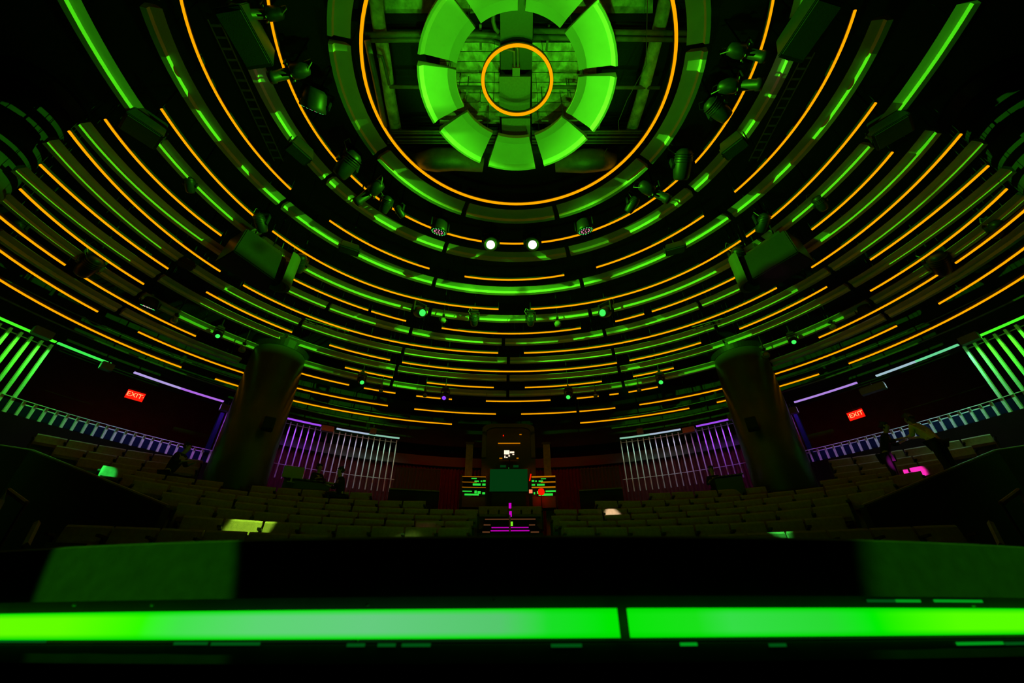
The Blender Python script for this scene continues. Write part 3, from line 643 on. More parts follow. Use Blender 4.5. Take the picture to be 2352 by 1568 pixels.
prect('indicator', 'red_lamp', 1155, 999, 1157.5, 1001.5); prect('indicator', 'glow_orange', 1193, 997, 1198, 998.5); prect('indicator', 'glow_green', 1168, 1074.5, 1170.5, 1076.5)
r_ = thing('monitor', at_D(1170, 1043, BD - .3), 'small bright white monitor inside the control booth', 'monitor', rot=(0, 0, -face0))
def on_mon(name, m, x0, y0, x1, y1):
    a, b = (Matrix.Rotation(face0, 3, 'Z') @ (at_D(x0, y0, BD - .3) - r_.location)), (Matrix.Rotation(face0, 3, 'Z') @ (at_D(x1, y1, BD - .3) - r_.location))
    MB().box(((a.x + b.x) / 2, 0, (a.z + b.z) / 2), (abs(b.x - a.x), .02, abs(a.z - b.z))).build(name, m, r_)
MB().box((0, .06, 0), (.62, .06, .42)).build('case', 'black_metal', r_)
for q in ((1158, 1034, 1170, 1043), (1171, 1036.5, 1181, 1040), (1177, 1042.5, 1181, 1044), (1158.5, 1046, 1161, 1051), (1168, 1044.5, 1171, 1048), (1162, 1049, 1166, 1051)): on_mon('lit_window', 'screen_white', *q)
MB().tube([(0, .1, -.2), (0, .3, -.9)], .02, 6).build('stand', 'black_metal', r_)
def screen_thing(x0, y0, x1, y1, D, m, lab, name='video_screen', cat='screen'):
    p = at_D((x0 + x1) / 2, (y0 + y1) / 2, D); th = math.atan2(p.x, p.y); r = thing(name, p, lab, cat, rot=(0, 0, -th)); Rm = Matrix.Rotation(th, 3, 'Z')
    a, b = Rm @ (at_D(x0, y0, D) - p), Rm @ (at_D(x1, y1, D) - p); w_, h_ = abs(b.x - a.x), abs(b.z - a.z)
    MB().box((0, 0, 0), (w_, .03, h_)).build('picture', m, r); MB().box((0, .06, 0), (w_ + .1, .08, h_ + .1)).build('frame', 'black_metal', r, bevel=.01)
    MB().box((0, .05, -h_ / 2 - .3), (w_ * .9, .06, .6)).build('stand', 'black_metal', r); return r
screen_thing(1125, 1077, 1212, 1127.5, BD - .5, 'screen_green', 'large grey screen in dim green light on the front of the control booth')  # green light on the grey screen is put in as emission
screen_thing(1149, 1068, 1162, 1073, BD - .2, 'screen_green', 'tiny green display above the large screen, left one', 'small_display', 'display'); screen_thing(1179, 1068, 1191, 1073, BD - .2, 'screen_green', 'tiny green display above the large screen, right one', 'small_display', 'display')
screen_thing(1215, 1124, 1223, 1132, BD - .6, 'red_screen', 'small square red and white lit display right of the large screen', 'small_display', 'display')
# shelves stand in for glass bays; emissive lines mimic ring light reflections
def bay_stand_in(side):
    word = 'left' if side < 0 else 'right'
    xa, xb = (1061, 1117) if side < 0 else (1219, 1276)
    c = at_D((xa + xb) / 2, 1150, BD); th = math.atan2(c.x, c.y); r = thing('glass_bay_stand_in', Vector((c.x, c.y, 0)), 'stand-in shelves with glowing orange lines for ring reflections and green gear, %s of the booth' % word, 'shelves', 'shelves standing in for booth glass', rot=(0, 0, -th)); Rm = Matrix.Rotation(th, 3, 'Z')
    def q(name, m, x0, y0, x1, y1, y=0, d=.04):
        a, b = Rm @ (at_D(x0, y0, BD) - r.location), Rm @ (at_D(x1, y1, BD) - r.location)
        MB().box(((a.x + b.x) / 2, y, (a.z + b.z) / 2), (abs(b.x - a.x), d, max(.012, abs(a.z - b.z)))).build(name, m, r)
    S = (lambda a, b: (a, b)) if side < 0 else (lambda a, b: (2337 - b, 2337 - a))
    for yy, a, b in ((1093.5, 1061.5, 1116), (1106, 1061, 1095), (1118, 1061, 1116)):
        x0, x1 = S(a, b); q('reflection_line', 'glow_orange', x0, yy, x1, yy + 1.4)
        q('shelf', 'black_metal', S(1061, 1116)[0], yy + 1.6, S(1061, 1116)[1], yy + 3, .3, .6)
    for a, y0, b, y1 in ((1083, 1094.5, 1095, 1098), (1090, 1102, 1100, 1104.5), (1104, 1102, 1108, 1104), (1110, 1101, 1116, 1104), (1086, 1108, 1104, 1113), (1108, 1108, 1116, 1113), (1060, 1125, 1084, 1127.5), (1090, 1125, 1095, 1131), (1097, 1126, 1104, 1132), (1067, 1132, 1100, 1136), (1108, 1129, 1114, 1133)):
        x0, x1 = S(a, b); q('gear', 'glow_green', x0, y0, x1, y1, .1)  # green light on the gear put in as its own glow
    for xx in S(1059, 1117): q('upright', 'black_metal', xx - 1, 1090, xx + 1, 1165, .2, .4)
    q('counter', 'console_grey', S(1060, 1117)[0], 1140, S(1060, 1117)[1], 1165, .3, .6)
bay_stand_in(-1); bay_stand_in(1)
# timber-clad posts either side, red glowing lamp
for x0, x1, lab in ((1067, 1083, 'upright post glowing dark orange left of the booth shelves'), (1251, 1267, 'upright post glowing dark orange right of the booth shelves')):
    p = at_D((x0 + x1) / 2, 1100, 19.3); th = math.atan2(p.x, p.y); r = thing('timber_post', Vector((p.x, p.y, 0)), lab, 'post', 'posts beside the booth', rot=(0, 0, -th))
    zt = at_D((x0 + x1) / 2, 1022, 19.3).z; MB().box((0, 0, zt / 2), (.32, .25, zt)).build('shaft', 'rail_wood', r); MB().box((0, 0, zt + .05), (.4, .3, .1)).build('cap', 'black_metal', r)
area('post_glow', at_D(1120, 1040, 17.4), at_D(1070, 1100, 18.3), (1, .16, .01), 1.6, .5, .5, 100); area('post_glow', at_D(1215, 1040, 17.4), at_D(1260, 1100, 18.3), (1, .16, .01), 1.6, .5, .5, 100)
r = thing('red_work_lamp', at_D(1243, 1129, 18.35), 'round red glowing work lamp right of the booth', 'lamp'); MB().lathe([(0.01, -.14), (.11, -.11), (.15, 0), (.11, .11), (.01, .14)], 16).build('globe', 'red_lamp', r, True); MB().tube([(0, 0, -.14), (0, 0, -.9)], .02, 6).build('stem', 'black_metal', r)
pl = bpy.data.lights.new('red_lamp_light', 'POINT'); pl.color = (1, .01, .005); pl.energy = 9; pl.shadow_soft_size = .15; o = bpy.data.objects.new('red_lamp_light', pl); COL.objects.link(o); o.location = at_D(1243, 1129, 18.1)
p0, p1 = at_D(1219.5, 1088, 18.1), at_D(1216.5, 1104, 18.1); r = thing('red_strip', p0, 'thin tilted red strip light beside the large screen', 'strip light'); MB().tube([p0 - p0, p1 - p0], .03, 6).build('tube', 'red_lamp', r)
MB().tube([Vector((0, .1, .2)), Vector((0, .1, -1))], .015, 6).build('bracket', 'black_metal', r)
# desks at each side of the booth with low glass screens
for side, xs in ((-1, (894, 1008)), (1, (1331, 1430))):
    word = 'left' if side < 0 else 'right'; c = at_D(sum(xs) / 2, 1130, 16.6); th = math.atan2(c.x, c.y)
    r = thing('rear_counter', Vector((c.x, c.y, 0)), 'dark rear counter with thin lit edges, %s of the aisle' % word, 'counter', 'rear counters'); 
    a, b = at_D(xs[0], 1128, 16.6) - r.location, at_D(xs[1], 1134 if side < 0 else 1131, 16.6) - r.location
    a.z = b.z = (a.z + b.z) / 2; d = (b - a).normalized(); nn = Vector((-d.y, d.x, 0))
    MB().rings([[p - nn * .3, p + nn * .3, p + nn * .3 + Vector((0, 0, .05)), p - nn * .3 + Vector((0, 0, .05))] for p in (a, b)]).build('counter_top', 'rail_wood', r)
    MB().rings([[p - nn * .25 - Vector((0, 0, a.z)), p + nn * .25 - Vector((0, 0, a.z)), p + nn * .25 , p - nn * .25 ] for p in (a, b)]).build('counter_front', 'wall_dark', r)
    up = Vector((0, 0, .95)); MB().rings([[p - nn * .02 + nn * .2, p + nn * .02 + nn * .2, p + nn * .22 + up, p + nn * .18 + up] for p in (a.lerp(b, .05), b)]).build('glass_screen', 'clear_glass', r)
    MB().tube([a.lerp(b, .05) + nn * .2 + up, b + nn * .2 + up], .012, 6).build('screen_edge', 'rail_wood', r)
# centre aisle steps with lit nosings
r = thing('aisle_steps', at_D(1172, 1225, 10.2) * 1.0, 'centre aisle steps with thin magenta lit edges between the seat blocks', 'steps'); r.location.z = 0
for y0, xa, xb, m_ in ((1218.4, 1127, 1216, 'step_magenta'), (1211, 1129, 1214, 'step_magenta'), (1205.2, 1111, 1127, 'step_orange'), (1205.2, 1215, 1229, 'step_orange'), (1221.5, 1108, 1125, 'step_orange'), (1221.5, 1219, 1238, 'step_orange'), (1192, 1114, 1230, 'step_orange')):
    D = 10.4 + (1222 - y0) * .11; a, b = at_D(xa, y0, D), at_D(xb, y0, D); a.z = b.z = (a.z + b.z) / 2
    MB().box((a + b) / 2 - r.location, ((b - a).length, .03, .022), Matrix.Rotation(math.atan2((b - a).y, (b - a).x), 3, 'Z')).build('lit_nosing', m_, r)
for i in range(9):
    D = 10.45 + i * .62; z = at_D(1172, 1219 - i * 5.2 * (1 - i * .018), D).z; c = at_D(1172, 1219, D + .3); c.z = z / 2 - .02
    MB().box(Vector((c.x, c.y, c.z)) - r.location, (1.5, .62, z - .04), Matrix.Rotation(-math.atan2(c.x, c.y), 3, 'Z')).build('step', 'tier_carpet', r)
# handrail in the aisle
a, b = at_D(1171, 1222, 10.6), at_D(1171, 1158, 14.0)
r = thing('aisle_handrail', Vector((a.x, a.y, 0)), 'thin handrail down the centre aisle with magenta and green reflectors', 'handrail')
MB().tube([a - r.location + Vector((0, 0, .0)), b - r.location], .022, 8).build('rail_tube', 'rail_wood', r)
for f in (0, .5, 1): p = a.lerp(b, f) - r.location; MB().tube([p, Vector((p.x, p.y, .3))], .018, 6).build('post', 'black_metal', r)
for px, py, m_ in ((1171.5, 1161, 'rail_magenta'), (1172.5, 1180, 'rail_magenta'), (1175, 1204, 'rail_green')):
    p = at_D(px, py, 12.4) - r.location; MB().box(p, (.07, .03, .14)).build('reflector', m_, r)  # emission takes the place of light caught by the reflectors
# rear audio console left
def console(px0, px1, py, D, lab, mon):
    a, b = at_D(px0, py, D), at_D(px1, py + (14 if px0 < 1176 else -14), D); a.z = b.z = (a.z + b.z) / 2; r = thing('mixing_desk', Vector(((a.x + b.x) / 2, (a.y + b.y) / 2, 0)), lab, 'mixing desk', 'mixing desks at the back'); d = (b - a).normalized(); nn = Vector((-d.y, d.x, 0))
    A, B = a - r.location, b - r.location
    MB().rings([[p - nn * .1 - Vector((0, 0, .9)), p + nn * .8 - Vector((0, 0, .9)), p + nn * .8, p - nn * .1 - Vector((0, 0, .12))] for p in (A, B)]).build('desk_body', 'console_grey', r)
    for i in range(14):
        p = A.lerp(B, (i + .5) / 14) + nn * .25; MB().box(p, (.08, .3, .03)).build('fader_bank', 'plate' if i % 2 else 'grille', r)
    MB().rings([[p + nn * .0 - Vector((0, 0, a.z)), p + nn * .7 - Vector((0, 0, a.z)), p + nn * .7 - Vector((0, 0, .85)), p - Vector((0, 0, .85))] for p in (A, B)]).build('plinth', 'wall_dark', r)
    return r
console(655, 760, 1092, 15.4, 'long audio mixing desk behind the left seats', 1); console(1640, 1700, 1096, 15.4, 'dark mixing desk behind the right seats beside the column', 0)
p = at_D(674, 1084, 15.2); th = math.atan2(p.x, p.y); r = thing('computer_monitor', p, 'pale flat monitor seen from behind on the left mixing desk', 'monitor', rot=(0, 0, -th))
MB().box((0, 0, 0), (.60, .04, .36)).build('back_panel', 'monitor_shell', r, bevel=.008); MB().box((0, -.04, -.15), (.05, .03, .3)).build('stand', 'monitor_shell', r); MB().box((0, 0, -.32), (.22, .16, .02)).build('foot', 'monitor_shell', r)

for q, px in enumerate((1122, 1146, 1197, 1221)):
    p = at_D(px, 1161.5, 15.0); add_seat(p, -math.atan2(p.x, p.y), 'fabric seat in the short centre row below the screen, %s' % ORDW(q, 4), 'short centre row of seats', True)
for q, px in enumerate((1122, 1146, 1197, 1221)):
    pass
# pools of light on the seats thrown by heads in the ceiling
def pool(px, py, z, fx, fy, fz, col, pw, an, bl=.35):
    spot('seat_spot_beam', at_z(fx, fy, EZ + fz) - Vector((0, 0, .9)), at_z(px, py, EZ + z), col, pw * 22, an, bl, .04)
pool(565, 1224, 1.6, 1010, 520, 9.6, (.35, 1, .05), 450, 6)
pool(945, 1212, 1.72, 1188, 330, 9.4, (.3, .9, .1), 130, 7, .8)
pool(978, 1197, 2.08, 1188, 330, 9.4, (1, .95, .6), 380, 2.6, .6)
pool(205, 1060, 3.6, 690, 200, 9.6, (.02, 1, .1), 700, 4.2, .2); pool(240, 1085, 3.4, 690, 240, 9.6, (.02, 1, .1), 500, 3, .5)
pool(922, 1140, 3.5, 1188, 340, 9.4, (1, .5, .8), 700, 2.6, .2); pool(1415, 1142, 3.5, 1188, 340, 9.4, (1, .5, .8), 700, 3, .2)
pool(1402, 1172, 2.75, 1127, 560, 9.6, (1, .95, .6), 420, 3.4, .5)
pool(1785, 1225, 1.5, 1340, 520, 9.6, (.05, 1, .1), 500, 4, .3)
pool(2092, 1080, 3.5, 1240, 330, 9.4, (1, .03, .75), 1300, 2.5, .4)
pool(1798, 605, 9.0, 1340, 900, 3.5, (1, .3, .55), 25, 5, .9)  # unseen pink spot added from below for the right hanging cabinet

# ------------------------------------------------------------------ the open ceiling over the centre
def zb(name, m, pts, z, h, label, cat, group=None, parent=None):
    P = [at_z(x, y, z) for x, y in pts]; org = sum(P, Vector()) / len(P)
    o = MB().rings([[p - org for p in P], [p - org + Vector((0, 0, h)) for p in P]]).build(name, m, parent); o.location = org
    if parent is None: tag(o, label, cat, group)
    return o
DK = DECK
# concrete deck planks seen between the beams
for i, (y0, y1) in enumerate([(98, 117), (119, 140), (142, 165), (167, 188), (190, 212), (214, 234), (236, 256), (258, 284)]):
    for s, (xa, xb) in enumerate([(1010, 1148), (1222, 1370)]):
        zb('concrete_plank', 'concrete', [(xa, y0), (xb, y0), (xb, y1), (xa, y1)], DK - .22, .2, 'rough concrete ceiling plank %s the middle duct, %s' % ('left of' if s == 0 else 'right of', ['topmost, nearest the overhead pipes', 'second from the top', 'third from the top', 'fourth from the top', 'fourth from the bottom', 'third from the bottom', 'second from the bottom', 'lowest of its column'][i]), 'ceiling plank', 'rough concrete planks')
zb('concrete_slab', 'concrete', [(866, -160), (1143, -160), (1143, 46), (866, 46)], DK - .25, .22, 'large rough green-lit concrete slab at the top, left of the dark duct', 'ceiling slab'); zb('concrete_slab', 'concrete', [(1228, -160), (1500, -160), (1500, 46), (1228, 46)], DK - .25, .22, 'large rough green-lit concrete slab at the top, right of the dark duct', 'ceiling slab')
zb('steel_beam', 'ceiling_black', [(780, 49), (1610, 49), (1610, 68), (780, 68)], DK - .7, .65, 'wide dark steel beam across the top of the open ceiling', 'beam', 'dark steel beams')
zb('steel_beam', 'ceiling_black', [(860, 335), (1500, 335), (1500, 352), (860, 352)], DK - .7, .65, 'wide dark steel beam below the bright inner ring', 'beam', 'dark steel beams')
o = zb('ceiling_duct', 'black_metal', [(1147, -160), (1227, -160), (1222, 160), (1150, 160)], DK - 1.62, .85, 'dark rectangular duct running down to the small orange ring', 'duct'); o.name = 'rectangular_duct'
zb('access_plate', 'plate', [(1147, 176), (1219, 176), (1217, 266), (1147, 268)], DK - 1.2, .1, 'pale square access plate inside the small orange ring', 'plate', 'access plates')
zb('access_plate', 'plate', [(1152, 272), (1218, 272), (1218, 320), (1153, 320)], DK - 1.2, .1, 'lower rectangular plate under the small orange ring', 'plate', 'access plates')
zb('junction_box', 'plate', [(1177, 156), (1194, 156), (1194, 175), (1177, 175)], DK - 1.8, .15, 'small junction box at the end of two bent conduits', 'junction box')
def pipe(name, pts, z, r, m, label, cat, group=None, k=10):
    P = [at_z(x, y, z) for x, y in pts]; org = P[0].copy(); o = MB().tube([p - org for p in P], r, k).build(name, m, smooth=True); o.location = org; tag(o, label, cat, group); return o
G_P = 'pipes over the open centre'
pipe('steel_pipe', [(840, 80), (930, 79), (1100, 79), (1140, 82), (1163, 90), (1178, 104), (1184, 118)], DK - 1.15, .06, 'pipe_paint', 'thick horizontal pipe left of centre that bends down, upper of the pair', 'pipe', G_P)
pipe('steel_pipe', [(840, 93), (930, 92), (1095, 91), (1130, 94), (1150, 101), (1163, 114)], DK - 1.15, .05, 'pipe_paint', 'thick horizontal pipe left of centre that bends down, lower of the pair', 'pipe', G_P)
pipe('steel_pipe', [(1225, 71), (1580, 76)], DK - 1.15, .055, 'pipe_paint', 'thick horizontal pipe right of centre, upper of the pair', 'pipe', G_P); pipe('steel_pipe', [(1225, 86), (1580, 91)], DK - 1.15, .055, 'pipe_paint', 'thick horizontal pipe right of centre, lower of the pair', 'pipe', G_P)
pipe('steel_pipe', [(895, 199), (1110, 201)], DK - 1.0, .045, 'pipe_paint', 'thin horizontal bar left of the small orange ring', 'pipe', G_P); pipe('steel_pipe', [(1266, 200), (1515, 201)], DK - 1.0, .045, 'pipe_paint', 'thin horizontal bar right of the small orange ring', 'pipe', G_P)
for i, (y, r) in enumerate(((301, .03), (306, .025), (314, .035), (322, .03), (328, .02))):
    pipe('steel_pipe', [(890, y), (1150, y + 1)], DK - 1.1, r, 'pipe_paint', 'thin horizontal pipe in the bundle below the ring, left half, %s' % ORDW(i, 5).replace('leftmost', 'topmost').replace('rightmost', 'lowest').replace('its left end', 'the top').replace('its right end', 'the bottom'), 'pipe', G_P)
    pipe('steel_pipe', [(1222, y + 1), (1480, y)], DK - 1.1, r, 'pipe_paint', 'thin horizontal pipe in the bundle below the ring, right half, %s' % ORDW(i, 5).replace('leftmost', 'topmost').replace('rightmost', 'lowest').replace('its left end', 'the top').replace('its right end', 'the bottom'), 'pipe', G_P)
pipe('conduit', [(1133, -60), (1133, 50), (1138, 66), (1146, 74)], DK - 1.4, .045, 'pipe_paint', 'vertical conduit with an elbow beside the dark duct', 'conduit')
pipe('conduit', [(1162, 112), (1181, 118), (1182, 158)], DK - 1.75, .025, 'pipe_paint', 'bent conduit ending at the small junction box, left one', 'conduit'); pipe('conduit', [(1172, 100), (1189, 110), (1190, 158)], DK - 1.75, .025, 'pipe_paint', 'bent conduit ending at the small junction box, right one', 'conduit')
pipe('insulated_beam', [(858, -60), (868, 40), (884, 140), (897, 230), (910, 300)], DK - .9, .15, 'concrete', 'rough insulated beam slanting down left of the bright inner ring', 'beam', 'rough insulated beams', 9)
pipe('insulated_beam', [(1540, -60), (1520, 40), (1500, 120), (1472, 230), (1450, 300)], DK - .9, .15, 'concrete', 'rough insulated beam slanting down right of the bright inner ring', 'beam', 'rough insulated beams', 9)
pipe('steel_pipe', [(843, 92), (862, 180), (884, 290)], DK - 1.5, .07, 'pipe_paint', 'smooth slanting pipe between the large orange ring and the rough beam', 'pipe', G_P)
pipe('steel_pipe', [(866, 128), (878, 130), (884, 150), (894, 195)], DK - 1.45, .035, 'pipe_paint', 'short bent pipe fixed on the left rough beam', 'pipe', G_P)
pipe('thin_cable', [(1487, 0), (1484, 150), (1440, 230), (1420, 280), (1422, 300)], DK - 1.5, .008, 'pipe_paint', 'thin hanging cable right of the bright inner ring', 'cable')
pipe('thin_cable', [(1395, 340), (1387, 352), (1392, 380)], DK - 1.5, .008, 'pipe_paint', 'thin hanging cable under the right side of the inner ring', 'cable')
for i, (pts, lab) in enumerate([([(952, 372), (1000, 367), (1045, 366), (1110, 378)], 'wrapped round duct below the inner ring, left one'), ([(1275, 378), (1340, 370), (1378, 368), (1412, 372)], 'wrapped round duct below the inner ring, right one')]):
    pipe('round_duct', pts, DK - 1.3, [.2, .32, .3, .2], 'duct_foil', lab, 'duct', 'wrapped round ducts', 14)
for i, (x, y, side) in enumerate([(1103, 94, 'left'), (1259, 96, 'right'), (1375, 310, 'lower right')]):
    p = at_z(x, y, DK - 1.2); r = thing('perforated_strut', p, 'short perforated steel strut, %s of the small orange ring' % side, 'strut', 'perforated struts')
    MB().box((0, 0, .2), (.05, .5, .05)).build('channel', 'pipe_paint', r); MB().tube([(0, .1, .2), (0, .1, 1.15)], .012, 6).build('rod', 'pipe_paint', r)
for i, (x, y) in enumerate([(1029, 160), (1073, 210), (1102, 240), (1246, 235), (1305, 215), (1335, 160), (1103, 330), (1250, 330)]):
    p = at_z(x, y, DK - 1.0); r = thing('hanging_rod', p, 'thin threaded rod hanging over the open centre, %s' % ORDW(i, 8), 'rod', 'thin hanging rods'); MB().tube([(0, 0, 0), (0, 0, .98)], .012, 6).build('rod_shaft', 'pipe_paint', r); MB().box((0, 0, 0), (.05, .16, .04)).build('clip', 'plate', r)

# ------------------------------------------------------------------ show lights and other gear hung in the rings
def frame_of(aim):            # local -Y points along aim
    return Vector(aim).normalized().to_track_quat('-Y', 'Z').to_matrix()
def at_dir(px, py, z, dx, dy):   # world direction that runs along the image vector (dx, dy) at that height, tilted down
    a = at_z(px, py, z); b = at_z(px + dx, py + dy, z); return (b - a)
def size_at(p): return ((CAMM.to_3x3().transposed() @ (p - Vector((0, 0, EZ)))).z * -1) / FPX
def hang(r, z_top, off=(0, 0)):
    h = DECK - r.location.z
    MB().tube([(off[0], off[1], z_top), (off[0], off[1], h)], .02, 6).build('hanging_pipe', 'black_metal', r)
    MB().box((off[0], off[1], z_top + .04), (.09, .12, .08)).build('clamp', 'black_metal', r.children[-1], bevel=.01)
def moving_head(px, py, z, px_size, aimpx, lens, label, grp='moving head lights', down=.5):
    p = at_z(px, py, EZ + z); s = size_at(p) * px_size; aim = at_dir(px, py, EZ + z, *(aimpx or (0, 9))).normalized(); aim.z = -down; aim.normalize()
    if aimpx is None: aim = (Vector((0, 0, EZ)) - p).normalized() + Vector((0, 0, -.12))
    r = thing('moving_head_light', p, label, 'stage light', grp); Rm = frame_of(aim); H = Matrix.Rotation(PI / 2, 3, 'X')   # lathe z -> -y
    yaw = Matrix.Rotation(math.atan2(aim.x, -aim.y), 3, 'Z')
    MB().lathe([(.12 * s, -.44 * s), (.22 * s, -.36 * s), (.26 * s, -.1 * s), (.25 * s, .18 * s), (.22 * s, .36 * s), (.19 * s, .42 * s), (.17 * s, .42 * s), (.16 * s, .38 * s)], 20, Rm @ H).build('head', 'fixture_black', r, True); hd_ = r.children[-1]
    MB().lathe([(.001, .385 * s), (.155 * s, .385 * s), (.13 * s, .40 * s), (.001, .42 * s)], 20, Rm @ H).build('lens', lens, hd_, True)
    fins = MB()
    for q in range(4): fins.lathe([(.262 * s, (-.3 + q * .07) * s), (.275 * s, (-.29 + q * .07) * s), (.262 * s, (-.28 + q * .07) * s)], 20, Rm @ H)
    fins.build('cooling_fins', 'fixture_black', hd_)
    for sx in (-1, 1):
        MB().rings([[yaw @ Vector((sx * .30 * s + a, b, c)) for a, b in ((-.035 * s, -.07 * s), (.035 * s, -.07 * s), (.035 * s, .07 * s), (-.035 * s, .07 * s))] for c in (-.08 * s, .46 * s)]).build('yoke_arm', 'fixture_black', r)
    MB().box((0, 0, .5 * s), (.66 * s, .2 * s, .09 * s), yaw).build('yoke_bridge', 'fixture_black', r); MB().box((0, 0, .62 * s), (.5 * s, .36 * s, .16 * s), yaw).build('base', 'fixture_black', r, bevel=.02 * s)
    MB().tube([yaw @ Vector(v) for v in ((.1 * s, .1 * s, .7 * s), (.3 * s, .25 * s, .72 * s), (.38 * s, .2 * s, .5 * s), (.22 * s, .22 * s, .2 * s))], .012 * s + .003, 6).build('cable', 'pipe_paint', r)
    hang(r, .7 * s); return r
def led_wash(px, py, z, px_size, aimpx, label, down=1.2):
    p = at_z(px, py, EZ + z); s = size_at(p) * px_size; aim = at_dir(px, py, EZ + z, *aimpx).normalized(); aim.z = -down; aim.normalize()
    r = thing('led_wash_light', p, label, 'stage light', 'wash lights with dotted LED faces'); Rm = frame_of(aim) @ Matrix.Rotation(PI / 2, 3, 'X'); yaw = Matrix.Rotation(math.atan2(aim.x, -aim.y), 3, 'Z')
    MB().lathe([(.2 * s, -.34 * s), (.3 * s, -.26 * s), (.36 * s, .1 * s), (.38 * s, .22 * s), (.36 * s, .24 * s), (.001, .235 * s)], 24, Rm).build('head', 'fixture_black', r, True); hd_ = r.children[-1]
    for nm, mm, cnts in (('outer_leds', 'led_green', ((15, .30), )), ('inner_leds', 'led_pink', ((9, .18), (1, 0)))):
        mb = MB()
        for c, rad in cnts:
            for q in range(c): a = 2 * PI * q / c; mb.lathe([(.001, .236 * s), (.034 * s, .237 * s), (.02 * s, .252 * s)], 8, Rm, Rm @ Vector((rad * s * math.cos(a), rad * s * math.sin(a), 0)))
        mb.build(nm, mm, hd_)
    for sx in (-1, 1): MB().box(yaw @ Vector((sx * .42 * s, 0, .2 * s)), (.05 * s, .12 * s, .6 * s), yaw).build('yoke_arm', 'fixture_black', r)
    MB().box((0, 0, .5 * s), (.9 * s, .14 * s, .07 * s), yaw).build('yoke_bridge', 'fixture_black', r); MB().box((0, 0, .58 * s), (.5 * s, .34 * s, .13 * s), yaw).build('base', 'fixture_black', r, bevel=.02 * s); hang(r, .64 * s); return r
def profile(px, py, z, px_size, aimpx, lens, label, down=.3):
    p = at_z(px, py, EZ + z); s = size_at(p) * px_size; aim = at_dir(px, py, EZ + z, *aimpx).normalized(); aim.z = -down; aim.normalize()
    r = thing('profile_spotlight', p, label, 'stage light', 'profile spotlights'); Rm = frame_of(aim) @ Matrix.Rotation(PI / 2, 3, 'X'); yaw = Matrix.Rotation(math.atan2(aim.x, -aim.y), 3, 'Z')
    MB().lathe([(.06 * s, -.5 * s), (.13 * s, -.46 * s), (.17 * s, -.3 * s), (.17 * s, -.12 * s), (.12 * s, -.06 * s)], 16, Rm).build('lamp_housing', 'fixture_black', r, True)
    MB().lathe([(.115 * s, -.08 * s), (.115 * s, .3 * s), (.135 * s, .31 * s), (.135 * s, .44 * s), (.12 * s, .44 * s), (.11 * s, .42 * s)], 16, Rm).build('lens_tube', 'fixture_black', r, True); hd_ = r.children[-1]
    MB().lathe([(.001, .415 * s), (.11 * s, .415 * s), (.08 * s, .435 * s), (.001, .445 * s)], 16, Rm).build('lens', lens, hd_, True)
    sh = MB()
    for a in (0, 1, 2, 3): sh.box(Rm @ Vector((.17 * s * math.cos(a * PI / 2), .17 * s * math.sin(a * PI / 2), -.07 * s)), (.05 * s, .05 * s, .015 * s), Rm)
    sh.build('shutter_handles', 'plate', hd_)
    MB().tube([yaw @ Vector(v) for v in ((-.2 * s, 0, 0), (-.22 * s, 0, .3 * s), (0, 0, .36 * s), (.22 * s, 0, .3 * s), (.2 * s, 0, 0))], .02 * s, 6).build('yoke', 'fixture_black', r)
    MB().tube([yaw @ Vector(v) for v in ((0, .45 * s, 0), (.12 * s, .6 * s, .1 * s), (.1 * s, .5 * s, .35 * s), (0, .1 * s, .42 * s))], .012 * s, 6).build('cable', 'pipe_paint', r)
    hang(r, .38 * s); return r
def lantern(px, py, z, px_size, label):
    p = at_z(px, py, EZ + z); s = size_at(p) * px_size; r = thing('small_ceiling_lamp', p, label, 'ceiling lamp', 'small caged ceiling lamps')
    MB().lathe([(.1 * s, -.2 * s), (.24 * s, -.14 * s), (.28 * s, .04 * s), (.2 * s, .2 * s), (.08 * s, .28 * s)], 14).build('bulb_housing', 'plate', r, True)
    for a in range(4):
        c, sn = math.cos(a * PI / 2 + .4), math.sin(a * PI / 2 + .4); MB().tube([(c * .12 * s, sn * .12 * s, .26 * s), (c * .42 * s, sn * .42 * s, .1 * s), (c * .34 * s, sn * .34 * s, -.12 * s)], .018 * s, 5).build('cage_arm', 'fixture_black', r)
    MB().tube([(-.3 * s, 0, .4 * s), (-.3 * s, 0, .5 * s), (.3 * s, 0, .5 * s), (.3 * s, 0, .4 * s)], .02 * s, 5).build('bracket', 'fixture_black', r); hang(r, .5 * s); return r
def box_gear(px, py, z, w_, d_, h_, rotz, label, name='loudspeaker', cat='speaker', tilt=0):
    p = at_z(px, py, EZ + z); r = thing(name, p, label, cat, 'black boxes hung in the rings', rot=(0, 0, rotz)); Rt = Matrix.Rotation(tilt, 3, 'X')
    MB().box((0, 0, 0), (w_, d_, h_), Rt, .8).build('cabinet', 'fixture_black', r, bevel=.02)
    MB().box(Rt @ Vector((0, 0, -h_ / 2 - .012)), (w_ * .85, d_ * .85, .02), Rt).build('grille', 'box_grille', r)
    for sx in (-1, 1): MB().box(Rt @ Vector((sx * (w_ / 2 + .012), 0, 0)), (.02, .08, h_ * .7), Rt).build('bracket', 'black_metal', r)
    hang(r, h_ * .4); return r
def th_of(px, py, z): return -theta(at_z(px, py, EZ + z))
moving_head(1127, 560, 10.2, 62, None, 'lens_white', 'moving head with bright white round lens, left of the central pair', 'pair of white beam lights', 1.1)
moving_head(1223, 560, 10.2, 62, None, 'lens_white', 'moving head with bright white round lens, right of the central pair', 'pair of white beam lights', 1.1)
led_wash(1010, 522, 10.2, 50, (-15, 25), 'tilted LED wash light left of the two white beams', 2.5); led_wash(1342, 520, 10.2, 50, (15, 25), 'tilted LED wash light right of the two white beams', 2.5)
led_wash(722, 232, 10.2, 78, (-4, 30), 'large LED wash light on the left of the third ring, face down', .6)
